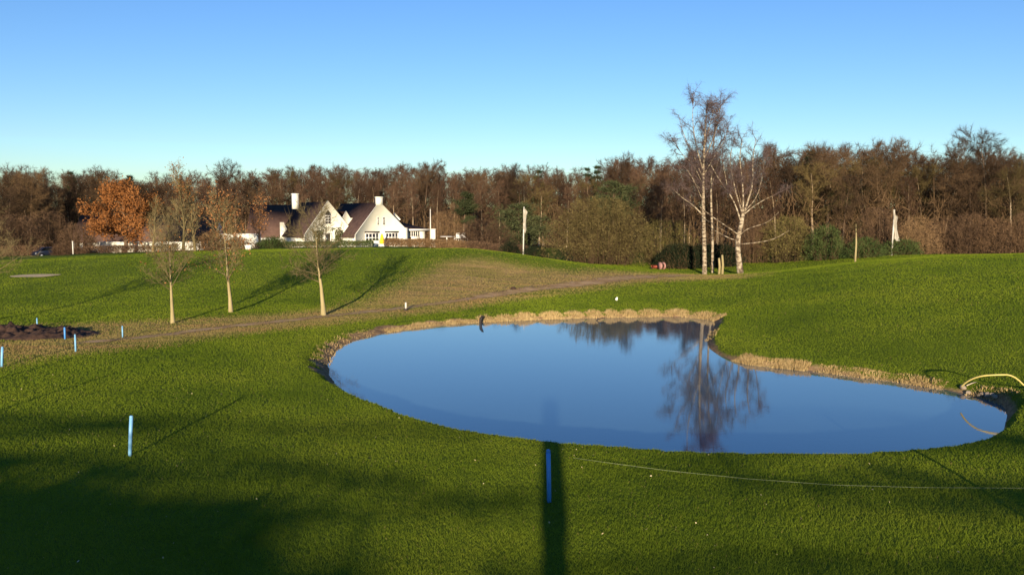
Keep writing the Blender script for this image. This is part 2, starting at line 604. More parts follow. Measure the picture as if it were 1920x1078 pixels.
m_path, nt, b = mat_new("path_dirt")
pn = noise(nt, 0.9, 6); pn2 = noise(nt, 5.0, 4)
c = ramp(nt, pn, [(0.32, (0.27, 0.15, 0.070)), (0.5, (0.42, 0.25, 0.12)), (0.7, (0.55, 0.36, 0.19))])
nt.links.new(c, b.inputs["Base Color"])
al = mth(nt, 'MULTIPLY_ADD', mth(nt, 'ADD', mth(nt, 'MULTIPLY', pn, 0.6), mth(nt, 'MULTIPLY', pn2, 0.4)), 3.0, mth(nt, 'MULTIPLY_ADD', attr(nt, "edge"), 2.2, -2.2), clamp=True)
nt.links.new(al, b.inputs["Alpha"])
bp = N(nt, "ShaderNodeBump"); bp.inputs["Strength"].default_value = 0.6; bp.inputs["Distance"].default_value = 0.08
nt.links.new(pn2, bp.inputs["Height"]); nt.links.new(bp.outputs[0], b.inputs["Normal"])
pv, pq, pe = strip("path", PATH_XY, [.7, 1.0, 1.2, 1.2, 1.2, 1.8, 2.4, 2.8, 2.8, 2.4])
me = mesh_from("path", pv, pq, np.zeros((0, 3), np.int64), m_path, True)
me.attributes.new("edge", 'FLOAT', 'POINT').data.foreach_set("value", pe.astype(np.float32))
o = bpy.data.objects.new("path", me); COL.objects.link(o); tag(o, kind="structure")

# sand bunker high on the left fairway
_bk = pxpoly([(18, 523), (45, 516), (75, 513), (97, 514), (88, 519), (55, 524)])
bc = _bk.mean(0)
ang = np.linspace(0, 2 * math.pi, 28, endpoint=False)
mb = MB(); rr = np.linspace(0, 1, 6)
bv = []
for r_ in rr:
    for t_ in ang:
        x = bc[0] + 1.9 * r_ * math.cos(t_) * (1 + .12 * math.sin(3 * t_)); y = bc[1] + 1.2 * r_ * math.sin(t_) * (1 + .1 * math.cos(2 * t_)) + 0.25 * (x - bc[0])
        bv.append((x, y))
bv = np.array(bv); bz = fast_h(bv[:, 0], bv[:, 1]) + 0.05
ii = np.arange(6 * 28).reshape(6, 28)
mb.add(np.column_stack([bv, bz]), np.stack([ii[:-1], ii[1:], np.roll(ii, -1, 1)[1:], np.roll(ii, -1, 1)[:-1]], -1).reshape(-1, 4))
tag(obj("sand", mb, simple("bunker_sand", (0.60, 0.45, 0.25), (0.5, 0.37, 0.2), 2.0), smooth=True), kind="structure")

# ------------------------------------------------------------------ water
m_water, nt, b = mat_new("pond_water")
b.inputs["Base Color"].default_value = (0.050, 0.100, 0.130, 1)
b.inputs["Roughness"].default_value = 0.025
b.inputs["IOR"].default_value = 1.6
b.inputs["Specular IOR Level"].default_value = 0.5
bp = N(nt, "ShaderNodeBump"); bp.inputs["Strength"].default_value = 0.025; bp.inputs["Distance"].default_value = 0.03
nt.links.new(noise(nt, 3.0, 3, stretch=(0.4, 2.0, 1)), bp.inputs["Height"])
nt.links.new(bp.outputs[0], b.inputs["Normal"])
mb = MB()
c0 = POND_XY.mean(0)
big = c0 + (POND_XY - c0) * 1.0
dirn = np.roll(POND_XY, -1, 0) - np.roll(POND_XY, 1, 0); dirn /= np.linalg.norm(dirn, axis=1, keepdims=True)
out = np.stack([dirn[:, 1], -dirn[:, 0]], 1)
if (out * (POND_XY - c0)).sum() < 0:
    out = -out
big = POND_XY + out * 0.25
# fill: fan is unsafe for the waist, so triangulate with bmesh
import bmesh
bm = bmesh.new()
vs = [bm.verts.new((p[0], p[1], POND_Z)) for p in big]
fc = bm.faces.new(vs)
bmesh.ops.triangulate(bm, faces=[fc])
bmesh.ops.recalc_face_normals(bm, faces=bm.faces[:])
if bm.faces[:] and sum(f_.normal.z for f_ in bm.faces) < 0:
    bmesh.ops.reverse_faces(bm, faces=bm.faces[:])
wm = bpy.data.meshes.new("water"); bm.to_mesh(wm); bm.free()
wm.materials.append(m_water)
o = bpy.data.objects.new("water", wm); COL.objects.link(o); tag(o, kind="structure")

# ------------------------------------------------------------------ grass blades, thinning with distance
m_blade, nt, b = mat_new("grass_blade")
f = noise(nt, 0.15, 4); f2 = noise(nt, 3.0, 3)
c = ramp(nt, mth(nt, 'ADD', mth(nt, 'MULTIPLY', f, 0.72), mth(nt, 'MULTIPLY', f2, 0.28)), [(0.26, (0.078, 0.128, 0.010)), (0.38, (0.122, 0.175, 0.012)), (0.5, (0.172, 0.228, 0.016)), (0.65, (0.225, 0.268, 0.022))])
dr = attr(nt, "dryb")
c = mixc(nt, dr, c, ramp(nt, noise(nt, 0.45, 5, stretch=(.4, 1.5, 1)), [(0.35, (0.27, 0.22, 0.06)), (0.5, (0.42, 0.29, 0.12)), (0.65, (0.45, 0.25, 0.12))]))
nt.links.new(c, b.inputs["Base Color"]); b.inputs["Specular IOR Level"].default_value = 0.1
tr = N(nt, "ShaderNodeBsdfTranslucent"); nt.links.new(c, tr.inputs[0])
mx = N(nt, "ShaderNodeMixShader"); mx.inputs[0].default_value = 0.42
nt.links.new(b.outputs[0], mx.inputs[1]); nt.links.new(tr.outputs[0], mx.inputs[2])
nt.links.new(mx.outputs[0], nt.nodes["Material Output"].inputs[0])


def grass(n):
    th = RNG.uniform(-0.66, 0.66, n); D = np.exp(RNG.uniform(math.log(9.5), math.log(112), n))
    X = D * np.sin(th); Y = D * np.cos(th)
    px = X / Y * F + 960
    d, k = seg_dist(X, Y, POND_XY, True, POND[:, 2])
    ok = ~inside(X, Y, POND_XY) & ((k < 0.3) | (d > 0.18 + 0.6 * k + 0.4 * k * vnoise(X, Y, 0.7, 3))) & (d > 0.12)
    pd, _ = seg_dist(X, Y, PATH_XY, False)
    ok &= Y < interp(FOREST_FRONT, px) - 4
    dry = np.clip(softpoly(X, Y, DRY, 5.0) + 0.75 * softpoly(X, Y, DRY2, 3.0), 0, 1)
    dry = np.maximum(dry, np.clip(1.7 - pd / 2.8, 0, 1.3))
    X, Y, D, dry = X[ok], Y[ok], D[ok], dry[ok]
    m = len(X)
    sc = np.clip(D / 15, 0.8, 4.2)
    hgt = RNG.uniform(0.025, 0.05, m) * np.clip(.8 + D / 70, 0.9, 1.7) * (1 + .5 * np.clip(vnoise(X, Y, 0.8, 4), 0, 1) * np.clip(1.6 - D / 25, 0, 1))
    wid = 0.0055 * sc * RNG.uniform(.7, 1.3, m)
    z = fast_h(X, Y)
    a = RNG.uniform(0, 2 * math.pi, m)
    sx, sy = np.cos(a) * wid, np.sin(a) * wid
    lx = RNG.normal(0, .6, m) * hgt; ly = RNG.normal(0, .6, m) * hgt
    p0 = np.stack([X - sx, Y - sy, z - .01], 1); p1 = np.stack([X + sx, Y + sy, z - .01], 1)
    p2 = np.stack([X + lx + sx * .3, Y + ly + sy * .3, z + hgt], 1)
    V = np.stack([p0, p1, p2], 1).reshape(-1, 3)
    dryb = (RNG.random(m) < np.clip(dry * 1.15, 0.006, 1)).astype(np.float32) * RNG.uniform(.5, 1, m)
    return V, np.arange(3 * m).reshape(-1, 3), np.repeat(dryb, 3)


gv, gt, gd = grass(1700000)
me = mesh_from("grass", gv, np.zeros((0, 4), np.int64), gt, m_blade)
me.attributes.new("dryb", 'FLOAT', 'POINT').data.foreach_set("value", gd.astype(np.float32))
o = bpy.data.objects.new("grass", me); COL.objects.link(o); tag(o, kind="stuff")

# ------------------------------------------------------------------ dead reeds along the far banks
m_reed = plant("dead_reed", (0.27, 0.18, 0.075), (0.38, 0.27, 0.12), (0.46, 0.34, 0.165), 2.5, 0)


def reeds(pxs, n, hmin, hmax, clump, off, wid=0.03, lean=0.35):
    mb = MB()
    w = np.array([Pz(x, y, POND_Z)[:2] for x, y in pxs])
    seg = np.concatenate([[0], np.cumsum(np.hypot(*np.diff(w, axis=0).T))])
    s = RNG.uniform(0, seg[-1], n)
    x = np.interp(s, seg, w[:, 0]); y = np.interp(s, seg, w[:, 1])
    tx = np.interp(s, seg, np.gradient(w[:, 0], seg)); ty = np.interp(s, seg, np.gradient(w[:, 1], seg))
    l = np.hypot(tx, ty); nx_, ny_ = -ty / l, tx / l
    sg = 1.0
    mid = np.array([x[0] + nx_[0] * .6, y[0] + ny_[0] * .6])
    if inside(np.array([mid[0]]), np.array([mid[1]]), POND_XY)[0]:
        sg = -1.0
    o_ = RNG.uniform(off[0], off[1], n)
    ph = np.abs(np.sin(s * math.pi / clump + 0.7 * np.sin(s * .7)))
    x = x + sg * nx_ * o_; y = y + sg * ny_ * o_
    z = np.maximum(fast_h(x, y), POND_Z)
    hh = (hmin + (hmax - hmin) * ph ** 0.8) * RNG.uniform(.6, 1, n)
    d = np.stack([RNG.normal(0, lean, n), RNG.normal(0, lean, n) - .15, np.ones(n)], 1)
    d /= np.linalg.norm(d, axis=1, keepdims=True)
    mb.tris(np.stack([x, y, z - .03], 1), d, hh, wid, RNG)
    return mb


for pxs, n, h0, h1, cl, off in (
        ([(730, 624), (800, 613), (850, 608), (900, 605)], 2200, .08, .24, 2.2, (.05, .7)),
        ([(900, 605), (1000, 600.5), (1100, 597), (1200, 595), (1270, 594), (1320, 599), (1336, 603)], 7000, .08, .36, 1.4, (.05, 1.0)),
        ([(1368, 676), (1400, 684), (1450, 690), (1512, 696)], 3000, .08, .24, 2.6, (.02, .75)),
        ([(1522, 697), (1600, 707), (1680, 717), (1760, 731)], 2600, .06, .17, 1.7, (.02, .7)),
        ([(1330, 622), (1319, 640)], 260, .1, .2, .6, (.05, .6)),
        ([(1800, 740), (1850, 751), (1872, 760)], 500, .08, .2, .9, (.05, .9)),
        ([(600 + 26, 690), (640, 657), (672, 638), (720, 626)], 900, .06, .18, 1.6, (.2, 1.1)),
):
    tag(obj("reeds", reeds(pxs, n, h0, h1, cl, off, 0.035), m_reed), kind="stuff")

# pale fallen leaves scattered on the near grass
mb = MB()
n = 300
th = RNG.uniform(-.6, .6, n); D = 13 + 26 * RNG.random(n) ** 1.3
X = D * np.sin(th) ; Y = D * np.cos(th)
ok = ~inside(X, Y, POND_XY) & (vnoise(X, Y, 3.5, 8) > -0.35)
X, Y = X[ok], Y[ok]
mb.leaves(np.stack([X, Y, fast_h(X, Y) + .05], 1), RNG.uniform(.02, .06, len(X)), RNG, .3)
tag(obj("fallen_leaves", mb, simple("pale_leaf", (0.55, 0.48, 0.30), (0.35, 0.26, 0.12), 5)), kind="stuff")


# ------------------------------------------------------------------ trees
def unit(v):
    return v / (np.linalg.norm(v) + 1e-9)


def grow(r, tubes, tips, p, d, L, rad, lvl, maxlvl, par):
    """one limb and its children; r = random.Random. tips collects (points, dirs, level) for twigs"""
    n = 6 if lvl == 0 else 4
    pts = [p.copy()]
    dd = unit(d)
    for i in range(n):
        dd = unit(dd + np.array([r.gauss(0, 1), r.gauss(0, 1), r.gauss(0, 1)]) * par['wob'][lvl] + np.array([0, 0, par['trop'][lvl]]))
        pts.append(pts[-1] + dd * L / n)
    pts = np.array(pts)
    radii = rad * np.linspace(1, par.get('tip', .25), n + 1)
    if lvl == 0:
        tt_ = np.linspace(0, 1, n + 1)
        radii = rad * (par.get('tip', .25) * .5 + (1 - par.get('tip', .25) * .5) * (1 - tt_) ** par.get('tap', 1.0)); radii[0] *= 1.25
    tubes.append((pts, radii, lvl))
    if lvl >= par.get('twlvl', 1):
        tips.append((pts, L, lvl))
    if lvl >= maxlvl:
        return
    nc = par['n'][lvl]
    az = r.uniform(0, 6.28)
    for k in range(nc):
        t0 = par['t0'][lvl]
        t = t0 + (1 - t0) * (k + r.random()) / nc
        f = t * n; i = min(int(f), n - 1)
        q = pts[i] + (pts[i + 1] - pts[i]) * (f - i)
        pd = unit(pts[i + 1] - pts[i])
        az += 2.4 + r.uniform(-.4, .4)
        a = unit(np.cross(pd, [0.3, 0.2, 1.0] if abs(pd[2]) < .9 else [1, 0, 0]))
        b_ = np.cross(pd, a)
        ang = math.radians(par['ang'][lvl] + r.uniform(-12, 12)) * (1.15 - .35 * t)
        cd = pd * math.cos(ang) + (a * math.cos(az) + b_ * math.sin(az)) * math.sin(ang)
        cl = L * par['ratio'][lvl] * r.uniform(.7, 1.15) * (par['prof'](t) if lvl == 0 else (1.1 - .6 * t))
        cr = max(rad * (1 - (1 - par.get('tip', .25)) * t) * par.get('rr', .55), par.get('rmin', .012))
        grow(r, tubes, tips, q, cd, cl, cr, lvl + 1, maxlvl, par)


def twigs(mb, tips, rng, per_m, L, w, up=0.3, droop=0.0, spread=0.8, minlvl=1):
    P_, D_ = [], []
    for pts, ln, lvl in tips:
        if lvl < minlvl:
            continue
        m = max(1, int(ln * per_m))
        t = rng.uniform(.15, 1, m) * (len(pts) - 1)
        i = np.minimum(t.astype(int), len(pts) - 2)
        f = (t - i)[:, None]
        P_.append(pts[i] * (1 - f) + pts[i + 1] * f)
        d = pts[i + 1] - pts[i]
        d /= np.linalg.norm(d, axis=1, keepdims=True) + 1e-9
        D_.append(d)
    p = np.concatenate(P_); d = np.concatenate(D_)
    d = d * .7 + rng.normal(size=d.shape) * spread + np.array([0, 0, up - droop])
    d /= np.linalg.norm(d, axis=1, keepdims=True)
    mb.tris(p, d, L * rng.uniform(.5, 1.3, len(p)), w, rng)
    return p + d * L * .5


def tubes_mesh(tubes, lv, mb, sides=(7, 5, 4, 3)):
    for pts, rad, l in tubes:
        if l in lv:
            mb.tube(pts, rad, sides[min(l, 3)], cap=False)
    return mb


def bare_tree(seed, H, par, maxlvl=2, tw=None):
    r = random.Random(seed); rng = np.random.default_rng(seed)
    tubes, tips = [], []
    grow(r, tubes, tips, np.array([0., 0., -.3]), np.array([r.gauss(0, .03), r.gauss(0, .03), 1.]), H, par['rad'], 0, maxlvl, par)
    tr = tubes_mesh(tubes, (0,), MB()); cr = tubes_mesh(tubes, (1, 2, 3), MB())
    for a in (tw or []):
        twigs(cr, tips, rng, *a)
    return tr, cr, tips


dome = lambda t: .62 + .48 * math.sin(max(0, min(1, (t - .25) / .75)) * math.pi)
vase = lambda t: 1.15 - .75 * t
PAR_FOREST = dict(rad=.22, wob=(.05, .16, .22), trop=(.04, .05, .03), n=(19, 7), t0=(.32, .25), ang=(54, 46), ratio=(.30, .44), prof=dome, rr=.42, tip=.18)
PAR_SLIM = dict(rad=.19, wob=(.04, .14, .22), trop=(.05, .07, .04), n=(20, 6), t0=(.40, .25), ang=(46, 44), ratio=(.22, .46), prof=dome, rr=.38, tip=.15)
PAR_WIDE = dict(rad=.32, wob=(.07, .15, .2), trop=(.03, .04, .02), n=(17, 8), t0=(.28, .2), ang=(60, 48), ratio=(.36, .48), prof=dome, rr=.5, tip=.2)

m_bark = plant("bark_brown", (0.085, 0.055, 0.035), (0.17, 0.115, 0.07), None, 0.6, .7)
m_bark_pale = plant("bark_pale", (0.20, 0.14, 0.085), (0.36, 0.27, 0.17), None, 0.6, .7)
m_yb = simple("young_bark", (0.24, 0.19, 0.085), (0.36, 0.29, 0.145), 2.0, coord='pos', bump=.3, stretch=(1, 1, .4))
m_bark_mid = plant("bark_olive", (0.105, 0.082, 0.037), (0.185, 0.142, 0.066), None, 0.6, .7)
m_tw_red = plant("twigs_russet", (0.038, 0.023, 0.015), (0.074, 0.043, 0.026), (0.115, 0.068, 0.041), .10, .5)
m_tw_brown = plant("twigs_brown", (0.0355, 0.0226, 0.0137), (0.0710, 0.0436, 0.0242), (0.1169, 0.0725, 0.0363), .10, .5)
m_tw_olive = plant("twigs_olive", (0.0403, 0.0290, 0.0129), (0.0790, 0.0580, 0.0226), (0.1290, 0.0927, 0.0363), .12, .5)
m_tw_grey = plant("twigs_grey", (0.08, 0.06, 0.045), (0.15, 0.115, 0.085), None, .2, .5)

PROTO = []      # (root, height)


def proto_tree(name, label, cat, group, H, par, mt, mc, seed, tw, maxlvl=2):
    tr, cr, _ = bare_tree(seed, H, par, maxlvl, tw)
    root = thing(name, label, cat, (0, 0, 0), 0, group)
    obj("trunk", tr, mt, root, True); obj("crown", cr, mc, root)
    return root


def place(root, first, loc, rz, s, label=None, group=None):
    o = root if first else copy_tree(root)
    o.location = tuple(float(v) for v in loc); o.rotation_euler = (0, 0, rz); o.scale = s if isinstance(s, tuple) else (s, s, s)
    if label: o["label"] = label
    if group: o["group"] = group
    return o


FT = [(11, 1.2, .045, .2, 0, .9, 1), (11, .8, .032, .2, 0, .9, 2)]
kinds = []
for k in range(3):
    kinds.append((proto_tree("woodland_tree", "russet leafless tree with fine twigs in the far woodland", "tree", "russet trees of the woodland", 16, PAR_SLIM, m_bark_pale, m_tw_red, 100 + k, FT), 16, 'r'))
for k in range(3):
    kinds.append((proto_tree("woodland_tree", "brown leafless broad tree in the woodland edge", "tree", "brown trees of the woodland", 16, PAR_FOREST, m_bark, m_tw_brown, 200 + k, FT), 16, 'b'))
for k in range(2):
    kinds.append((proto_tree("woodland_tree", "olive brown leafless tree with mossy twigs in the woodland edge", "tree", "olive brown trees of the woodland", 16, PAR_WIDE, m_bark_pale, m_tw_olive, 300 + k, FT), 16, 'o'))
used = [False] * len(kinds)
LAST = []
_mix = {'L': [4, 3, 5, 3, 4, 6, 1], 'C': [0, 1, 2, 0, 2, 1, 3, 7], 'R': [3, 4, 5, 6, 7, 3, 5, 1]}
for row in range(4):
    px = -260.0
    while px < 2200:
        D = float(interp(FOREST_FRONT, px)) * (1 + .065 * row) + rnd.uniform(-3, 3)
        x = (px - 960) / F * D
        zt = (HOR - float(interp(FOREST_TOP, px))) / F * D
        z0 = ground(x, D)
        fac = (.82, .92, .95, .97)[row] + rnd.uniform(-.09, .03)
        H = (zt - z0) * fac
        zone = 'L' if px < 330 else ('C' if px < 1420 else 'R')
        k = rnd.choice(_mix[zone])
        s = H / 16.6
        place(kinds[k][0], not used[k], (x, D, z0 - .1), rnd.uniform(0, 6.28), (s * rnd.uniform(.9, 1.15), s * rnd.uniform(.9, 1.15), s))
        used[k] = True
        px += rnd.uniform(3.6, 5.6) / D * F * (1.0 if row < 3 else 1.1)

# the wood behind the first rows: one mass of stems, twigs and undergrowth
def wood_mass():
    mb = MB()
    rng = np.random.default_rng(5)
    base = [k[0] for k in kinds]
    arr = []
    for b_ in base:
        ch = [c for c in b_.children if c.name.startswith("crown")][0].data
        co = np.empty(len(ch.vertices) * 3, np.float32); ch.vertices.foreach_get("co", co)
        arr.append(co.reshape(-1, 3))
    # scattered twigs only (last triangles of each crown), enough to read as a mass
    n = 150000
    px = rng.uniform(-350, 2300, n)
    Df = interp(FOREST_FRONT, px)
    dep = rng.random(n)
    D = Df * (1.0 + .40 * dep)
    x = (px - 960) / F * D
    zt = (HOR - interp(FOREST_TOP, px)) / F * Df
    z0 = fast_h(x, D)
    full = (zt - z0)
    u = rng.random(n)
    hgt = full * u ** 0.9 * np.where(dep < .25, .55, .90) * (1 + .06 * vnoise(x, D, 5.0, 3))
    d = rng.normal(size=(n, 3)) * np.array([.7, .7, .5]) + np.array([0, 0, 1.0])
    d /= np.linalg.norm(d, axis=1, keepdims=True)
    mb.tris(np.stack([x, D, z0 + hgt], 1), d, rng.uniform(.8, 2.2, n), rng.uniform(.05, .13, n), rng)
    # thin stems
    for _ in range(700):
        p = rng.uniform(-350, 2300); dd = float(interp(FOREST_FRONT, p)) * rng.uniform(1.02, 1.35)
        xx = (p - 960) / F * dd; zz = float(fast_h(xx, dd)); h_ = rng.uniform(6, 11)
        mb.tube([[xx, dd, zz - .2], [xx + rng.normal(0, .2), dd, zz + h_ * .5], [xx + rng.normal(0, .5), dd, zz + h_]], [.13, .1, .05], 4, cap=False)
    return mb


tag(obj("woodland", wood_mass(), m_tw_brown), kind="stuff")

# far rows of the wood, merged
def far_rows():
    mb = MB()
    rng = np.random.default_rng(9)
    src = []
    for k in (0, 2, 3, 5, 6):
        for c in kinds[k][0].children:
            if c.name.startswith("crown"):
                me_ = c.data
                co = np.empty(len(me_.vertices) * 3, np.float32); me_.vertices.foreach_get("co", co)
                nl = len(me_.loops); vi = np.empty(nl, np.int32); me_.loops.foreach_get("vertex_index", vi)
                lt = np.empty(len(me_.polygons), np.int32); me_.polygons.foreach_get("loop_total", lt)
                nq = int((lt == 4).sum())
                src.append((co.reshape(-1, 3).astype(float), vi[:nq * 4].reshape(-1, 4), vi[nq * 4:].reshape(-1, 3)))
    for row in range(3):
        px = -260.0
        while px < 2250:
            D = float(interp(FOREST_FRONT, px)) * (1.27 + .07 * row)
            x = (px - 960) / F * D
            zt = (HOR - float(interp(FOREST_TOP, px))) / F * D
            z0 = float(fast_h(x, D))
            s = (zt - z0) * rng.uniform(.86, 1.02) / 16
            co, q, t = src[rng.integers(len(src))]
            a = rng.uniform(0, 6.28); ca, sa = math.cos(a), math.sin(a)
            v = np.stack([co[:, 0] * ca - co[:, 1] * sa, co[:, 0] * sa + co[:, 1] * ca, co[:, 2]], 1) * s + [x, D, z0]
            mb.add(v, q, t)
            px += rng.uniform(5, 8) / D * F
    return mb


tag(obj("woodland", far_rows(), m_tw_red), kind="stuff")

# single bare trees that stand above the skyline
SKY_TREES = [
    (1848, 243, 1.28, 'w', "tall round headed bare tree, highest on the right skyline"),
    (1783, 262, 1.25, 's', "tall narrow bare tree just left of the highest tree on the right skyline"),
    (1660, 262, 1.12, 'w', "broad dark domed bare tree rising behind the right white banner"),
    (1552, 272, 1.2, 'w', "pale grey bare crown poking above the right woodland, near the birches"),
    (1160, 294, 1.12, 'w', "rounded bare tree on the skyline left of the birches"),
    (948, 313, 1.15, 'w', "pale bare round crown on the skyline above the left white banner"),
    (795, 303, 1.12, 'w', "rounded russet bare crown on the skyline above the white house"),
    (432, 305, 1.15, 'w', "wide pale bare crown on the skyline above the farm roof"),
    (200, 317, 1.15, 'w', "low pale bare crown on the skyline above the orange oak"),
    (640, 312, 1.15, 's', "small bare crown on the skyline above the house gables"),
    (60, 318, 1.02, 'w', "broad brown domed tree at the left end of the skyline"),
    (150, 326, 1.0, 'w', "russet bare tree with pale forked trunk left of the orange oak"),
]
wp = proto_tree("bare_tree", "x", "tree", None, 18, dict(PAR_WIDE, rad=.30, t0=(.42, .2), n=(22, 9), ang=(52, 44), ratio=(.32, .46), rr=.3), m_bark, m_tw_brown, 411, [(14, 1.0, .03, .2, 0, .8, 1), (18, .8, .024, .25, 0, .9, 2)])
sp_ = proto_tree("bare_tree", "x", "tree", None, 18, dict(PAR_SLIM, rad=.2, t0=(.40, .2), n=(22, 8), ratio=(.24, .48), rr=.3), m_bark, m_tw_brown, 413, [(12, 1.0, .03, .2, 0, .8, 1), (18, .7, .024, .25, 0, .9, 2)])
fw = {'w': True, 's': True}
for px, py, dk, kd, lb in SKY_TREES:
    D = float(interp(FOREST_FRONT, px)) * (.99 if dk < 1.05 else 1.05)
    x = (px - 960) / F * D
    z0 = ground(x, D); H = (HOR - py) / F * D - z0
    o = place(wp if kd == 'w' else sp_, fw[kd], (x, D, z0 - .1), rnd.uniform(0, 6), H / 19.8, lb)
    fw[kd] = False

# ---- conifers
m_needle = plant("pine_needles", (0.020, 0.026, 0.010), (0.042, 0.050, 0.020), (0.072, 0.078, 0.032), .5, .3)
m_needle_d = plant("spruce_needles", (0.010, 0.018, 0.008), (0.022, 0.034, 0.014), None, .5, .3)


def conifer(name, label, loc, H, R, base, mat, seed, layers=11, group=None, cone=True, per=110):
    r = random.Random(seed); rng = np.random.default_rng(seed)
    root = thing(name, label, "tree", loc, r.uniform(0, 6), group)
    tr = MB().tube([[0, 0, -.3], [.1, 0, H * .5], [0, .1, H * .97]], [H * .018 + .06, H * .012 + .04, .02], 6)
    cr = MB()
    for k in range(layers):
        t = (k + r.random() * .6) / layers
        z = H * (base + (1 - base) * t)
        rad = R * ((1 - t) ** .8 + .06) if cone else R * (math.sin((t * .8 + .16) * math.pi) ** .7) * r.uniform(.7, 1.1)
        for j in range(5 if cone else 4):
            a = r.uniform(0, 6.28)
            l = rad * r.uniform(.6, 1.1)
            dv = np.array([math.cos(a), math.sin(a), r.uniform(-.15, .3)])
            p0 = np.array([0, 0, z]); p1 = p0 + dv * l
            cr.tube([p0, (p0 + p1) / 2 + [0, 0, .1], p1], [.05, .04, .02], 3, cap=False)
            m = int(per * l / R) + 20
            tt = rng.uniform(.25, 1.05, m)[:, None]
            c = p0 + (p1 - p0) * tt + rng.normal(size=(m, 3)) * np.array([.28, .28, .16]) * (l * .5 + .3)
            d = rng.normal(size=(m, 3)) + np.array([0, 0, .5]) + dv
            d /= np.linalg.norm(d, axis=1, keepdims=True)
            cr.tris(c, d, rng.uniform(.35, .8, m), .13, rng)
    obj("trunk", tr, m_bark, root, True); obj("crown", cr, mat, root)
    return root


def con_at(name, label, px, D, ybase, ytop, R, base, mat, seed, **kw):
    p = at(px, D)
    if ybase is not None:
        p[2] = P(px, ybase, D)[2]
    H = P(px, ytop, D)[2] - p[2]
    return conifer(name, label, p, H, R, base, mat, seed, **kw)


con_at("pine_tree", "green pine with layered crown above the large olive bush", 1150, 133, None, 338, 4.2, .52, m_needle, 1, cone=False, layers=10)
con_at("pine_tree", "dark green bushy pine right behind the left white banner", 972, 138, None, 382, 5.6, .08, m_needle, 2, cone=False, layers=15)
con_at("pine_tree", "small green pine between the house and the left white banner", 872, 160, None, 358, 2.6, .42, m_needle, 3, cone=False, layers=9)
con_at("pine_tree", "dark pine half hidden among bare trees of the right woodland", 1575, 133, None, 340, 2.8, .5, m_needle, 4, cone=False, layers=8)
con_at("spruce_tree", "dark pointed spruce tip on the skyline left of the birches", 1119, 178, None, 309, 2.2, .3, m_needle_d, 5)
con_at("spruce_tree", "shorter dark spruce tip left of the pointed one on the skyline", 1099, 180, None, 313, 2.0, .3, m_needle_d, 6)
con_at("spruce_tree", "broad dark conifer on the skyline above the pine behind the banner", 1010, 192, None, 318, 3.2, .3, m_needle_d, 7)
con_at("spruce_tree", "narrow dark conifer on the skyline above the left banner", 960, 196, None, 334, 1.8, .3, m_needle_d, 8)
con_at("spruce_tree", "dark conifer tip poking out above the orange oak", 247, 198, None, 325, 2.6, .3, m_needle_d, 9)
con_at("spruce_tree", "dark conifer on the skyline left of the orange oak", 138, 190, None, 320, 2.2, .3, m_needle_d, 10)
con_at("spruce_tree", "dark conifer on the right skyline beside the pale grey crown", 1515, 138, None, 282, 1.8, .4, m_needle_d, 12)

# ---- bushes
def bush_parts(seed, R, H, stems, mb_l, mb_s, leaf=0, leaf_size=.15, tw=9, twL=.8, tww=.03, upr=.55):
    rng = np.random.default_rng(seed); r = random.Random(seed)
    tips = []
    lob = [(r.uniform(0, 6.28), r.uniform(.12, .3)) for _ in range(3)]
    def env(a, e):                       # uneven dome
        k = 1 + sum(w_ * np.cos((n_ + 2) * a + p_) * .5 for n_, (p_, w_) in enumerate(lob))
        return np.sqrt(np.clip(1 - e ** 2.4, 0, 1)) * k
    for k in range(stems):
        a = r.uniform(0, 6.28)
        q = r.random() ** .5
        bp_ = np.array([math.cos(a) * R[0] * .55 * q, math.sin(a) * R[1] * .55 * q, -.2])
        ez = r.uniform(.2, 1)
        rad = float(env(np.array(a), np.array(ez * .95))) * r.uniform(.7, 1.0)
        ep = np.array([math.cos(a) * R[0] * rad, math.sin(a) * R[1] * rad, H * ez * r.uniform(.85, 1.05)])
        mid = (bp_ + ep) / 2 + np.array([0, 0, H * .12]) + np.array([r.gauss(0, .2), r.gauss(0, .2), 0])
        pts = np.array([bp_, bp_ * .5 + mid * .5 + [0, 0, .1], mid, mid * .5 + ep * .5 + [0, 0, .08], ep])
        mb_s.tube(pts, np.linspace(.035, .010, 5), 3, cap=False)
        tips.append((pts, float(np.linalg.norm(ep - bp_)), 1))
    c = twigs(mb_l, tips, rng, tw, twL * .8, tww, .25, 0, 1.0, 1)
    n = int(stems * tw * 2.2)            # twigs through the whole dome, down to the ground
    a = rng.uniform(0, 2 * math.pi, n); e = rng.random(n) ** 1.1 * .97
    q = rng.random(n) ** .4
    rr_ = env(a, e) * q
    c2 = np.stack([np.cos(a) * R[0] * rr_, np.sin(a) * R[1] * rr_, H * e], 1)
    d = rng.normal(size=(n, 3)) + np.stack([np.cos(a) * .5, np.sin(a) * .5, np.full(n, .4)], 1)
    d /= np.linalg.norm(d, axis=1, keepdims=True)
    mb_l.tris(c2, d, twL * rng.uniform(.4, 1.0, n), tww, rng)
    c = np.concatenate([c, c2])
    if leaf:
        c = c[rng.permutation(len(c))[:leaf]]
        mb_l.leaves(c + rng.normal(size=c.shape) * .12, leaf_size * rng.uniform(.6, 1.3, len(c)), rng)


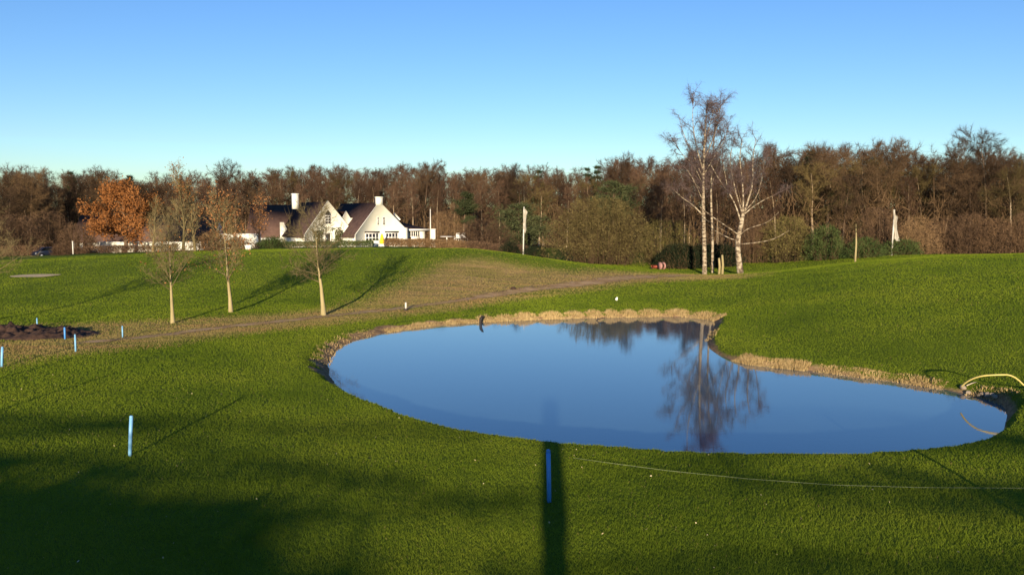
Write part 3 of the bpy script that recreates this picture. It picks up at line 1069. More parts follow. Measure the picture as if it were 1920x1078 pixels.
m_leaf_olive = plant("bush_olive", (0.050, 0.042, 0.012), (0.10, 0.085, 0.026), (0.155, 0.12, 0.042), .7, .3)
m_leaf_tan = plant("bush_tan", (0.065, 0.050, 0.018), (0.13, 0.10, 0.038), (0.20, 0.15, 0.062), .7, .3)
m_leaf_green = plant("bush_green", (0.022, 0.036, 0.010), (0.045, 0.065, 0.018), (0.075, 0.095, 0.028), .8, .3)
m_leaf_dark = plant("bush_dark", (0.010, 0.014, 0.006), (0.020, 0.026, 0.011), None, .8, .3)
m_leaf_beech = plant("bush_beech", (0.11, 0.065, 0.032), (0.19, 0.115, 0.055), (0.27, 0.17, 0.085), .8, .3)
m_leaf_brown = plant("bush_brown", (0.05, 0.03, 0.018), (0.10, 0.06, 0.035), (0.16, 0.095, 0.05), .7, .4)


def bush(name, label, px, D, R, H, mat, seed, stems=90, leaf=900, ls=.18, tw=9, group=None, cat="bush", z=None, rz=0.0):
    p = at(px, D)
    if z is not None:
        p[2] = z
    root = thing(name, label, cat, p, rz, group)
    ml, ms = MB(), MB()
    bush_parts(seed, R, H, stems, ml, ms, leaf, ls, tw)
    obj("foliage", ml, mat, root); obj("stems", ms, m_tw_brown, root)
    return root


bush("large_bush", "large rounded olive brown bush left of the white birches", 1126, 106, (6.8, 4.2), 8.3, m_leaf_tan, 31, 300, 5200, .22, 12)
bush("round_bush", "olive bush filling the gap right of the large rounded bush", 1245, 113, (4.6, 3.0), 5.6, m_leaf_olive, 32, 120, 1600, .22)
bush("shade_bush", "low bush coloured nearly black for shade behind the left birch trunks", 1275, 101, (3.6, 1.6), 2.9, m_leaf_dark, 33, 110, 3000, .2)  # near-black leaves of these bushes stand in for cast shade
bush("shade_bush", "bush coloured dark for shade behind the thick leaning birch trunk", 1352, 102, (3.0, 1.6), 2.7, m_leaf_dark, 34, 90, 2400, .2)
bush("shade_bush", "bush coloured dark for shade, filling the gap right behind the middle birch", 1320, 104, (2.2, 1.4), 2.6, m_leaf_dark, 69, 80, 2200, .2)
bush("golden_bush", "golden olive bush just right of the leaning birch", 1478, 103, (3.8, 2.6), 5.6, m_leaf_olive, 35, 120, 1800, .2)
bush("twiggy_bush", "brown twiggy bush behind the birch crowns", 1415, 106, (3.2, 2.5), 6.6, m_leaf_brown, 36, 110, 300, .16)
bush("green_bush", "green leafy bush at the foot of the right woodland, right of the golden bush", 1548, 100, (2.6, 2.0), 4.0, m_leaf_green, 37, 90, 1900, .2)
bush("green_bush", "low green bush below the right white banner", 1690, 100, (2.8, 1.5), 1.8, m_leaf_green, 38, 60, 1200, .2)
bush("green_bush", "low dark green bush beside the thin sapling", 1620, 98, (2.4, 1.5), 2.3, m_leaf_green, 39, 60, 1300, .2)
bush("brown_bush", "tall brown bush left of the right white banner", 1640, 104, (3.4, 2.2), 6.0, m_leaf_brown, 40, 120, 900, .18)
bush("brown_bush", "reddish brown bush right of the right white banner", 1718, 104, (3.0, 2.2), 4.6, m_leaf_beech, 41, 90, 260, .16)
for i, (px, D, H, sd) in enumerate([(1765, 107, 4.6, 42), (1815, 105, 5.0, 43), (1868, 104, 4.4, 44), (1925, 103, 5.0, 45), (1985, 103, 4.6, 48)]):
    bush("woodland_bush", "brown undergrowth bush along the foot of the right woodland", px, D, (3.2, 2.2), H, m_leaf_brown, sd, 90, 300, .16, group="bushes along the right woodland")
bush("low_bush", "small dark green bush left of the left banner pole", 956, 112, (1.5, 1.2), 2.3, m_leaf_dark, 46, 50, 900, .18)
bush("low_bush", "low dark green bush just right of the left banner pole", 1003, 110, (2.1, 1.2), 1.8, m_leaf_dark, 47, 55, 1000, .18)
bush("brown_bush", "russet brown bush between the terrace and the pine behind the banner", 905, 130, (5.0, 2.4), 4.8, m_leaf_brown, 49, 130, 900, .2)
bush("brown_bush", "russet bush in front of the woodland right of the flagpole", 835, 158, (4.6, 2.6), 6.6, m_leaf_beech, 50, 120, 400, .2)
for i, (px, D, H, R, sd) in enumerate([(-40, 118, 6.4, 5.0, 51), (30, 122, 6.0, 4.6, 52), (95, 128, 6.6, 4.6, 53), (148, 126, 4.4, 3.0, 54), (-110, 116, 6.5, 5, 55)]):
    bush("brown_bush", ("brown bare bush at the left end below the woodland", "rounded brown bush second from the left end below the woodland", "tall brown bush above the parked car", "dull brown bush left of the orange oak", "brown bush beyond the left edge of the fairway")[i], px, D, (R, 3.0), H, m_leaf_brown, sd, 120, 500, .2)


def hedge(name, label, pa, pb, D, w, h, mat, seed, n=2600, leaf=2000, ls=.16, D2=None, cat="hedge"):
    a = at(pa, D); b_ = at(pb, D2 or D)
    c = (a + b_) / 2
    L = float(np.hypot(b_[0] - a[0], b_[1] - a[1])); rz = math.atan2(b_[1] - a[1], b_[0] - a[0])
    rng = np.random.default_rng(seed)
    root = thing(name, label, cat, c, rz)
    tl = np.interp
    x = rng.uniform(-L / 2, L / 2, n); y = rng.uniform(-w / 2, w / 2, n)
    gz = fast_h(c[0] + x * math.cos(rz), c[1] + x * math.sin(rz)) - c[2]
    z = rng.random(n) ** .8 * h * (1 + .12 * vnoise(x, y, 1.7, seed))
    d = rng.normal(size=(n, 3)) * .7 + [0, 0, 1]; d /= np.linalg.norm(d, axis=1, keepdims=True)
    ml = MB().tris(np.stack([x, y, gz + z * .85], 1), d, rng.uniform(.25, .6, n), .035, rng)
    x = rng.uniform(-L / 2, L / 2, leaf); y = rng.uniform(-w / 2, w / 2, leaf)
    gz = fast_h(c[0] + x * math.cos(rz), c[1] + x * math.sin(rz)) - c[2]
    z = rng.random(leaf) ** .7 * h * (1 + .12 * vnoise(x, y, 1.7, seed))
    ml.leaves(np.stack([x, y, gz + z], 1), ls * rng.uniform(.7, 1.3, leaf), rng)
    ms = MB()
    for k in range(int(L * 2)):
        xx = rng.uniform(-L / 2, L / 2); zz = float(fast_h(c[0] + xx * math.cos(rz), c[1] + xx * math.sin(rz)) - c[2])
        ms.tube([[xx, 0, zz - .2], [xx + rng.normal(0, .1), 0, zz + h * .7]], [.03, .015], 3, cap=False)
    obj("foliage", ml, mat, root); obj("stems", ms, m_tw_brown, root)
    return root


hedge("beech_hedge", "orange brown beech hedge in front of the house terrace", 724, 892, 136, 1.6, 1.35, m_leaf_beech, 61, 7000, 5200, .2, 126)
hedge("clipped_hedge", "low brown hedge along the top of the left fairway", 101, 335, 116, 1.6, 1.0, m_leaf_brown, 62, 6000, 2500, .18)
hedge("clipped_hedge", "dark green hedge in front of the farm building", 480, 700, 134, 1.6, .9, m_leaf_green, 63, 5000, 4500, .2)
hedge("rough_hedge", "rough brown hedge at the left end of the fairway", -140, 80, 112, 1.6, 1.4, m_leaf_brown, 64, 5000, 2200, .18)
bush("brown_bush", "low brown bush partly hiding the parked car", 114, 108, (1.1, .8), 1.3, m_leaf_brown, 70, 60, 500, .16)
hedge("russet_hedge", "russet shrubbery running down to the right of the terrace", 880, 985, 122, 2.2, 1.6, m_leaf_brown, 65, 4000, 2600, .2, 116)
bush("copper_bush", "domed copper leaved bush with dark hollow beside the young trees", 396, 116, (2.6, 2.0), 2.5, m_leaf_beech, 66, 90, 1500, .2)
bush("copper_bush", "low copper bush right of the domed one, under the white wall", 447, 118, (2.2, 1.4), 1.6, m_leaf_brown, 67, 70, 900, .18)
bush("green_bush", "small green bush at the corner of the left fairway below the farm roof", 512, 121, (2.3, 1.2), 1.5, m_leaf_green, 68, 60, 1200, .18)

# ---- orange oak
m_oak = plant("oak_leaves", (0.15, 0.058, 0.017), (0.25, 0.100, 0.030), (0.34, 0.15, 0.050), .5, 0, .2)


def leafy_tree(name, label, px, D, H, par, ml, nleaf, ls, seed, tw, mt=m_bark, maxlvl=2, lt=None, tree_cat="tree"):
    tr, cr, tips = bare_tree(seed, H, par, maxlvl, None)
    rng = np.random.default_rng(seed)
    p = at(px, D)
    root = thing(name, label, tree_cat, p, 0)
    c = twigs(cr, tips, rng, *tw)
    obj("trunk", tr, mt, root, True); obj("crown", cr, m_bark_mid if mt is m_yb else mt, root)
    if nleaf:
        lv = MB()
        c = np.repeat(c, max(1, int(math.ceil(nleaf / len(c)))), 0)
        c = c[rng.permutation(len(c))[:nleaf]]
        if lt is not None:
            c = c[lt(c)]
        lv.leaves(c + rng.normal(size=c.shape) * .35, ls * rng.uniform(.6, 1.35, len(c)), rng)
        obj("foliage", lv, ml, root)
    return root


PAR_OAK = dict(rad=.35, wob=(.08, .14, .2), trop=(.03, .04, .03), n=(16, 8), t0=(.20, .2), ang=(68, 48), ratio=(.54, .48), prof=lambda t: 1.12 * math.sin(max(.10, min(1, (1.06 - t) * 1.0)) ** .75 * math.pi * .62) + .02, rr=.45, tip=.2)
oakD = 128.0
leafy_tree("oak_tree", "round oak full of orange autumn leaves in front of the farm building", 233, oakD, 9.3, PAR_OAK, m_oak, 17000, .30, 71, (6, .9, .04, .2, 0, .9, 1))
PAR_MID = dict(rad=.2, wob=(.05, .1, .18), trop=(.06, .12, .08), n=(18, 7), t0=(.18, .2), ang=(34, 38), ratio=(.34, .42), prof=vase, rr=.45, tip=.15)
leafy_tree("slender_tree", "tall slender tree with a few orange leaves at its top, right of the oak", 343, 112, 10.8, PAR_MID, m_oak, 900, .2, 72, (12, .9, .03, .3, 0, .6, 1), m_bark_mid, lt=lambda c: (c[:, 2] > 7.0) | (np.random.default_rng(1).random(len(c)) < .15))
leafy_tree("slender_tree", "shorter multi stemmed pale tree right of the tall slender one", 366, 114, 8.4, PAR_MID, m_oak, 300, .2, 73, (12, .9, .03, .3, 0, .6, 1), m_bark_mid)
leafy_tree("slender_tree", "small pale bare tree in front of the low brown hedge", 287, 113, 6.8, PAR_MID, None, 0, .2, 74, (11, .8, .025, .3, 0, .6, 1), m_bark_mid)
m_rust = plant("rust_leaves", (0.15, 0.06, 0.022), (0.28, 0.125, 0.045), (0.38, 0.19, 0.08), .8, 0, .2)
leafy_tree("copper_tree", "mauve brown tree with sparse leaves in front of the farm roof", 486, 138, 8.2, dict(PAR_MID, ang=(45, 40)), m_rust, 700, .26, 75, (8, .9, .03, .3, 0, .7, 1), m_bark)

# ---- three young trees at the fairway edge
PAR_YOUNG = dict(rad=.19, wob=(.025, .10, .16, .2), trop=(.05, .07, .07, .05), n=(26, 8, 5), t0=(.38, .15, .2), ang=(62, 46, 42), ratio=(.58, .44, .45), prof=lambda t: 1.12 - .62 * t, rr=.36, tip=.10, rmin=.009, tap=1.5)
YT = [(605, 54.5, 6.3, .18, 81, "nearest young tree, bare and wide branched, beside the pond path", 0),
      (430, 56, 7.0, .15, 82, "young tree with brown leaves still in its top, middle of three on the path", 2100),
      (320, 50.5, 6.0, .135, 83, "slim bare young tree with olive twigs, leftmost of three on the path", 160),
      (-45, 50.5, 6.6, .17, 84, "young bare tree just beyond the left edge of the fairway path", 0)]
for px, D, H, rad, sd, lb, nl in YT:
    par = dict(PAR_YOUNG, rad=rad)
    if sd == 82:
        par = dict(par, ang=(42, 40, 38), t0=(.32, .15, .2), ratio=(.44, .42, .45))
    if sd == 83:
        par = dict(par, ang=(46, 40, 38), t0=(.36, .15, .2), ratio=(.5, .42, .45))
    leafy_tree("young_tree", lb, px, D, H, par, m_rust, nl, .13, sd, (11, .5, .014, .25, 0, .6, 2), m_yb, 3, (lambda c: c[:, 2] > 2.6) if nl < 1000 else (lambda c: (c[:, 2] > 4.6) | (np.random.default_rng(2).random(len(c)) < .35)))

# ---- birches
m_birch, nt, b = mat_new("birch_bark")
f1 = noise(nt, 2.2, 5, 'pos', stretch=(1, 1, 2.2)); f2 = noise(nt, 0.5, 2, 'pos')
c = ramp(nt, f1, [(0.42, (0.085, 0.06, 0.04)), (0.53, (0.28, 0.22, 0.145)), (0.68, (0.46, 0.385, 0.28))])
nt.links.new(c, b.inputs["Base Color"])
m_birch_tw = plant("birch_twigs", (0.060, 0.040, 0.037), (0.098, 0.068, 0.062), (0.14, 0.10, 0.09), .6, 0)


def birch(label, D, trunk_px, rads, limbs, seed, twig_top=True, extra=None):
    rng = np.random.default_rng(seed); r = random.Random(seed)
    base = G(*trunk_px[0]) if False else P(trunk_px[0][0], trunk_px[0][1], D)
    base[2] = ground(base[0], base[1])
    root = thing("birch_tree", label, "tree", base, 0)
    tp = np.array([P(x, y, D) for x, y in trunk_px]) - base
    tp[0, 2] = -.3
    def sm(p, n=3):
        p = np.asarray(p)
        for _ in range(2):
            q = [p[0]]
            for i in range(len(p) - 1):
                q += [p[i] * .75 + p[i + 1] * .25, p[i] * .25 + p[i + 1] * .75]
            q.append(p[-1]); p = np.array(q)
        return p
    T = sm(tp)
    tr = MB().tube(T, np.interp(np.linspace(0, 1, len(T)), np.linspace(0, 1, len(rads)), rads), 8)
    obj("trunk", tr, m_birch, root, True)
    cr = MB(); tips = []
    for px, r0, r1 in limbs:
        dz = r.uniform(-2.0, 2.0)
        pts = np.array([P(x, y, D + dz * i / (len(px) - 1)) for i, (x, y) in enumerate(px)]) - base
        S = sm(pts)
        cr_l = MB().tube(S, np.linspace(r0, r1, len(S)) * .72, 6)
        obj("limb", cr_l, m_birch, root, True)
        tips.append((S, float(np.abs(np.diff(S, axis=0)).sum()), 0))
    # finer branches
    tubes = []; t2 = []
    par = dict(wob=(.1, .14, .2, .2), trop=(.05, .03, -.06, 0), n=(0, 5, 0, 0), t0=(.2, .2, .2, .2), ang=(40, 40, 40, 40), ratio=(.4, .5, .4, .4), prof=vase, rr=.5, tip=.2, rmin=.012, twlvl=1)
    src = [(s, .2) for s, _, _ in tips] + ([(T, .45)] if twig_top else [])
    for S, t0 in src:
        ln = float(np.linalg.norm(np.diff(S, axis=0), axis=1).sum())
        for k in range(max(3, int(ln * (1.5 if S is not T else 2.4)))):
            t = t0 + (1 - t0) * r.random(); f_ = t * (len(S) - 1); i = min(int(f_), len(S) - 2)
            q = S[i] + (S[i + 1] - S[i]) * (f_ - i); pd = unit(S[i + 1] - S[i])
            cd = unit(pd * .7 + np.array([r.gauss(0, .6), r.gauss(0, .6), r.gauss(.25, .3)]))
            if q[2] < (extra or 3.0):
                continue
            grow(r, tubes, t2, q, cd, r.uniform(1.2, 3.0) * (1.2 - .5 * t), .035, 1, 2, par)
    fine = MB()
    tubes_mesh(tubes, (1, 2), fine)
    twigs(fine, t2, rng, 12, .8, .019, 0.0, .30, .8, 1)
    twigs(fine, t2, rng, 16, .6, .016, 0.0, .2, .9, 2)
    obj("crown", fine, m_birch_tw, root)
    return root


birch("tallest white birch with a straight trunk and mauve twigs, left of three", 92, [(1321, 514), (1321, 470), (1319, 400), (1318, 340), (1321, 265), (1325, 196)], [.30, .24, .20, .15, .08, .02],
      [([(1319, 405), (1300, 385), (1280, 372), (1262, 355)], .12, .03), ([(1319, 380), (1302, 340), (1288, 318)], .08, .02),
       ([(1318, 335), (1300, 290), (1282, 255), (1272, 215)], .10, .02), ([(1318, 320), (1304, 270), (1298, 225), (1300, 190)], .10, .02),
       ([(1319, 300), (1336, 265), (1346, 230), (1350, 200)], .10, .02), ([(1318, 345), (1298, 305), (1278, 290), (1262, 262)], .08, .02),
       ([(1320, 280), (1330, 240), (1338, 205)], .07, .02), ([(1319, 330), (1338, 295), (1356, 270), (1364, 245)], .08, .02),
       ([(1319, 360), (1290, 330), (1270, 320)], .05, .015), ([(1320, 410), (1345, 425), (1370, 440)], .05, .02)], 91, True, 7.0)
birch("thin middle birch close behind the tallest one", 94, [(1336, 511), (1336, 440), (1333, 380), (1334, 320), (1340, 250), (1343, 215)], [.17, .14, .11, .08, .05, .02],
      [([(1334, 350), (1345, 310), (1352, 275)], .06, .015), ([(1334, 330), (1322, 290), (1316, 255)], .06, .015), ([(1336, 300), (1352, 265), (1358, 235)], .05, .015)], 92, True, 8.5)
birch("leaning white birch with a forked spreading crown, right of three", 90, [(1389, 513), (1384, 478), (1383, 450), (1389, 425), (1393, 403)], [.40, .30, .26, .23, .19],
      [([(1393, 406), (1403, 375), (1412, 345), (1411, 310), (1413, 285), (1418, 258)], .19, .02), ([(1393, 404), (1394, 370), (1391, 330), (1386, 295), (1392, 262)], .16, .02),
       ([(1393, 404), (1382, 370), (1374, 335), (1368, 300), (1374, 270)], .15, .02), ([(1390, 418), (1376, 375), (1350, 340), (1332, 308)], .14, .025),
       ([(1384, 440), (1368, 428), (1340, 410), (1312, 388)], .12, .03), ([(1384, 452), (1365, 446), (1336, 430)], .10, .02),
       ([(1363, 347), (1358, 318), (1352, 292)], .07, .015), ([(1395, 402), (1412, 388), (1432, 375), (1452, 366)], .11, .025), ([(1397, 396), (1420, 370), (1430, 330), (1434, 290)], .09, .02),
       ([(1388, 440), (1402, 428), (1440, 418), (1460, 398)], .09, .02), ([(1388, 458), (1412, 456), (1450, 450), (1480, 432)], .10, .02)], 93, False, 8.0)

# saplings and forest-edge stems
for i, (px, D, ytop, lb) in enumerate([(1604, 90, 420, "thin pale sapling standing alone before the right woodland"), (1355, 91, 478, "short mossy stump stem between the middle and leaning birch"), (1349, 91, 484, "lower mossy stump stem beside the middle birch")]):
    p = at(px, D); h_ = P(px, ytop, D)[2] - p[2]
    root = thing("sapling" if i == 0 else "stump", lb, "sapling" if i == 0 else "stump", p, 0)
    rr_ = .11 if i == 0 else .15
    obj("trunk", MB().tube([[0, 0, -.2], [.05, 0, h_ * .5], [-.04, 0, h_]], [rr_, rr_ * .85, rr_ * (.25 if i == 0 else .7)], 7), m_yb, root, True)
    if i == 0:
        r = random.Random(3); tb, tp_ = [], []
        for k in range(16):
            a = r.uniform(0, 6.28); z_ = h_ * r.uniform(.5, 1)
            grow(r, tb, tp_, np.array([0, 0, z_]), np.array([math.cos(a), math.sin(a), .5]), r.uniform(.6, 1.5), .025, 1, 2, dict(PAR_YOUNG))
        cb = tubes_mesh(tb, (1, 2), MB()); twigs(cb, tp_, RNG, 8, .4, .02)
        obj("crown", cb, m_tw_olive, root)


# ------------------------------------------------------------------ clubhouse
m_white = simple("white_render", (0.76, 0.73, 0.62), (0.68, 0.65, 0.54), 0.7, .8)
m_roof, nt, b = mat_new("roof_tiles")
tc = N(nt, "ShaderNodeTexCoord").outputs["Object"]
wv = N(nt, "ShaderNodeTexWave", bands_direction='Z'); wv.inputs["Scale"].default_value = 1.4; wv.inputs["Distortion"].default_value = .6
nt.links.new(tc, wv.inputs[0])
c = ramp(nt, noise(nt, 1.2, 6, 'obj'), [(0.3, (0.050, 0.032, 0.030)), (0.7, (0.095, 0.060, 0.052))])
c = mixc(nt, mth(nt, 'MULTIPLY', wv.outputs["Fac"], .35), c, (0.035, 0.022, 0.020))
nt.links.new(c, b.inputs["Base Color"]); b.inputs["Roughness"].default_value = .95; b.inputs["Specular IOR Level"].default_value = .03
m_roof2 = simple("roof_brown", (0.085, 0.050, 0.038), (0.13, 0.078, 0.058), 1.3, .95, spec=.03)
m_pane = simple("window_glass", (0.012, 0.014, 0.017), (0.03, 0.03, 0.032), 2.0, .08, spec=.6)
m_frame = simple("window_frame", (0.78, 0.75, 0.68), (0.7, 0.67, 0.6), 3.0, .6)
m_lead = simple("lintel_dark", (0.05, 0.04, 0.035), None, 3.0)
m_ivy = m_leaf_green
PHI = math.radians(33)
HX = P(713, 459, 150.0)
HX[2] = ground(HX[0], HX[1])
SX = 150.0 / F / math.cos(PHI)          # photo pixel to gable width
SZ = 150.0 / F


def gz_(py):                            # height above house floor
    return (459 - py) * SZ


house = thing("clubhouse", "white gabled clubhouse with steep dark tiled roofs beyond the left fairway", "house", HX, PHI)


def gable_block(x0, x1, y0, y1, eave_l, eave_r, xr, ridge, mat_roof, over=.25):
    """white gabled block; front gable wall stands slightly proud of the roof like a parapet"""
    w = MB()
    w.prism([(x0, -2.2), (x1, -2.2), (x1, eave_r), (xr, ridge), (x0, eave_l)], y0, y0 + .35)
    w.bb(x0 + .05, x0 + .3, y0 + .352, y1, -2.2, eave_l - .05); w.bb(x1 - .3, x1 - .05, y0 + .352, y1, -2.2, eave_r - .05)
    w.prism([(x0 + .05, -2.2), (x1 - .05, -2.2), (x1 - .05, eave_r - .3), (xr, ridge - .3), (x0 + .05, eave_l - .3)], y1 + .002, y1 + .3)
    obj("wall", w, m_white, house)
    for xa, za in ((x0 - over, eave_l - over * (ridge - eave_l) / (xr - x0)), (x1 + over, eave_r - over * (ridge - eave_r) / (x1 - xr))):
        rf = MB()
        t = .16
        dx, dz = xr - xa, ridge - .12 - za
        rf.add([[xa, y0 + .36, za - .1], [xr, y0 + .36, ridge - .14], [xr, y1 + .4, ridge - .14], [xa, y1 + .4, za - .1],
                [xa, y0 + .36, za - .1 - t], [xr, y0 + .36, ridge - .14 - t], [xr, y1 + .4, ridge - .14 - t], [xa, y1 + .4, za - .1 - t]],
               [[0, 1, 2, 3], [4, 7, 6, 5], [0, 4, 5, 1], [1, 5, 6, 2], [2, 6, 7, 3], [3, 7, 4, 0]])
        obj("roof", rf, mat_roof, house)


def window(x0, x1, z0, z1, y, cols, rows, name="window", bar=.055, fr=.09):
    f = MB()
    f.bb(x0, x0 + fr, y - .05, y + .02, z0, z1); f.bb(x1 - fr, x1, y - .05, y + .02, z0, z1)
    f.bb(x0 + fr + .001, x1 - fr - .001, y - .05, y + .02, z1 - fr, z1); f.bb(x0 + fr + .001, x1 - fr - .001, y - .05, y + .02, z0, z0 + fr)
    for i in range(1, cols):
        xx = x0 + (x1 - x0) * i / cols
        f.bb(xx - bar / 2, xx + bar / 2, y - .04, y + .015, z0 + fr + .001, z1 - fr - .001)
    for i in range(1, rows):
        zz = z0 + (z1 - z0) * i / rows
        f.bb(x0 + fr + .001, x1 - fr - .001, y - .036, y + .012, zz - bar / 2, zz + bar / 2)
    o = obj(name, f, m_frame, house)
    obj("pane", MB().bb(x0 + .03, x1 - .03, y - .02, y - .004, z0 + .03, z1 - .03), m_pane, o)
    return o


# right gable
XL, XR = (672 - 713) * SX, (756 - 713) * SX
gable_block(XL, XR, 0, 17.5, gz_(436), gz_(424), 0.0, gz_(375), m_roof)
window((708.3 - 713) * SX, (711.2 - 713) * SX, gz_(418.5), gz_(403.5), 0, 1, 3, bar=.05, fr=.05)
window((718 - 713) * SX, (721.5 - 713) * SX, gz_(418.5), gz_(403.5), 0, 1, 3, bar=.05, fr=.05)
window((688 - 713) * SX, (711 - 713) * SX, gz_(451), gz_(433), 0, 4, 2, bar=.13, fr=.13)
window((722 - 713) * SX, (744 - 713) * SX, gz_(451), gz_(433), 0, 4, 2, bar=.13, fr=.13)
obj("lintel", MB().bb((687 - 713) * SX, (712 - 713) * SX, -.09, -.002, gz_(432.8), gz_(430)), m_lead, house)
obj("lintel", MB().bb((721 - 713) * SX, (745 - 713) * SX, -.09, -.002, gz_(432.8), gz_(430)), m_lead, house)
ch = MB().bb(-.56, .56, -.06, .8, gz_(381), gz_(368)).bb(-.64, .64, -.14, .88, gz_(367.9), gz_(366))
obj("chimney", ch, m_white, house)

# left gable, standing forward of the main roof
LX = (617 - 713) * SX - .3
L0, L1 = LX - 45 * SX, LX + 47 * SX
LY = .9 + 0.0


def left_y(px, ref=617):
    return 0


# front plane is pushed so that it lines up with its own distance
yl = -(math.tan(PHI)) * 0.0
LFY = 6.2
house_l = LFY
# solve local front position: project (x, y) local -> column
ca, sa = math.cos(PHI), math.sin(PHI)


def col_of(x, y):
    X = HX[0] + x * ca - y * sa; Y = HX[1] + x * sa + y * ca
    return 960 + F * X / Y


def x_for(px, y):
    lo, hi = -40.0, 30.0
    for _ in range(50):
        m = (lo + hi) / 2
        if col_of(m, y) < px: lo = m
        else: hi = m
    return (lo + hi) / 2


LX, L0, L1 = x_for(617, LFY), x_for(572, LFY), x_for(661, LFY)
def zat(px_y, x, y):
    Y = HX[1] + x * sa + y * ca
    return (HOR - px_y) / F * Y - HX[2]
gable_block(L0, L1, LFY, LFY + 14, zat(440, L0, LFY), zat(432, L1, LFY), LX, zat(377, LX, LFY), m_roof)
q = lambda px: x_for(px, LFY)
zl = lambda py: zat(py, LX, LFY)
window(q(610.5), q(622), zl(420), zl(404), LFY, 2, 3, bar=.09, fr=.09)
tp = MB().prism([(q(610.5), zl(403.9)), (q(622), zl(403.9)), (q(620.5), zl(399.5)), (q(616.3), zl(393.5)), (q(612), zl(399.5))], LFY - .045, LFY + .01)
o = obj("window", tp, m_pane, house)
obj("door", MB().bb(q(608), q(611.2), LFY - .06, LFY + .02, zl(458), zl(436)).bb(q(619.5), q(622.5), LFY - .06, LFY + .02, zl(458), zl(436)).bb(q(611.3), q(619.4), LFY - .06, LFY + .02, zl(438), zl(436)), m_frame, house)
obj("pane", MB().bb(q(611.3), q(619.4), LFY - .03, LFY + .01, zl(458), zl(438.1)), m_pane, house.children[-1])
window(q(593), q(602), zl(454), zl(438), LFY, 2, 2, bar=.1, fr=.08)
window(q(633), q(641), zl(454), zl(438), LFY, 2, 2, bar=.1, fr=.08)
ch2y = LFY + 12.2
cx_ = x_for(555, ch2y)
obj("chimney", MB().bb(cx_ - .52, cx_ + .52, ch2y - .5, ch2y + .5, zat(392, cx_, ch2y), zat(366, cx_, ch2y)).bb(cx_ - .6, cx_ + .6, ch2y - .58, ch2y + .58, zat(365.9, cx_, ch2y), zat(363.5, cx_, ch2y)), m_white, house)
# ivy on the gable
iv = MB()
for (a, b2, c2, d2, n) in ((588, 606, 432, 456, 340), (628, 643, 432, 452, 320), (596, 640, 426, 433, 120)):
    n_ = n
    xs = RNG.uniform(q(a), q(b2), n_); zs = RNG.uniform(zl(d2), zl(c2), n_)
    iv.leaves(np.stack([xs, np.full(n_, LFY) - RNG.uniform(.06, .22, n_), zs], 1), .26, RNG)
obj("ivy", iv, m_ivy, house)
# dormer gable and link between the two big gables
DY = 6.9
d0, d1, dx_ = x_for(640, DY), x_for(686, DY), x_for(653, DY)
zd = lambda py: zat(py, dx_, DY)
w = MB().prism([(d0, -1.5), (d1, -1.5), (d1, zd(436)), (x_for(674, DY), zd(418)), (x_for(662, DY), zd(409)), (x_for(658, DY), zd(409)), (x_for(650.5, DY), zd(396)), (d0, zd(416))], DY, DY + .3)
obj("wall", w, m_white, house)
qd = lambda px: x_for(px, DY)
window(qd(660), qd(672), zd(456), zd(440), DY, 3, 2, bar=.1, fr=.09)
rf = MB()
rf.add([[x_for(650.5, DY), DY + .31, zd(396.5)], [x_for(690, DY), DY + .31, zd(432)], [x_for(690, DY), DY + 5, zd(432)], [x_for(650.5, DY), DY + 5, zd(396.5)]], [[0, 1, 2, 3]])
obj("roof", rf, m_roof, house)
# little rear gable right of the ridge
ry = 9.0
obj("wall", MB().prism([(x_for(738, ry), zat(420, 2, ry)), (x_for(752, ry), zat(412, 2, ry)), (x_for(741, ry), zat(399, 2, ry))], ry, ry + .4), m_white, house)
# right wing with a low dark roof, white fascia and window band
wy = 2.0
wx0, wx1 = XR - .05, x_for(797, wy)
zw = lambda py: zat(py, (wx0 + wx1) / 2, wy)
rf = MB()
rf.add([[wx0, wy - .7, zw(429)], [wx1 + .5, wy - .7, zw(430)], [wx1 - 2.4, wy + 5, zw(417)], [wx0 - 2.5, wy + 5, zw(404)],
        [wx0, wy + 7, zw(429)], [wx1, wy + 7, zw(430)]], [[0, 1, 2, 3], [3, 2, 5, 4]], [[1, 5, 2]])
obj("roof", rf, m_roof, house)
obj("fascia", MB().bb(wx0 + .4, wx1 + .5, wy - .78, wy - .705, zw(432.5), zw(429.2)), m_frame, house)
w = MB().bb(wx0, x_for(767, wy), wy, wy + .3, -1.6, zw(432.6))
w.bb(x_for(788, wy), wx1, wy, wy + .3, -1.6, zw(432.6)).bb(x_for(772, wy), x_for(787.9, wy), wy + .01, wy + .3, -1.6, zw(444)).bb(wx1 - .3, wx1, wy + .301, wy + 6, -1.6, zw(432.6)).bb(wx0, wx1 - .31, wy + 6, wy + 6.3, -1.6, zw(432.6))
obj("wall", w, m_white, house)
window(x_for(767.2, wy), x_for(787.8, wy), zw(443.9), zw(433), wy + .05, 5, 1, bar=.16, fr=.1)
py_ = -.4
obj("post", MB().bb(x_for(757, py_), x_for(764.5, py_), py_, py_ + .5, -1.5, zat(427, 5, py_)), m_white, house)

# terrace bits
def px_thing(name, label, cat, px, D, zpy=None, group=None, rotz=0):
    p = at(px, D)
    if zpy is not None:
        p[2] = P(px, zpy, D)[2]
    return thing(name, label, cat, p, rotz, group)


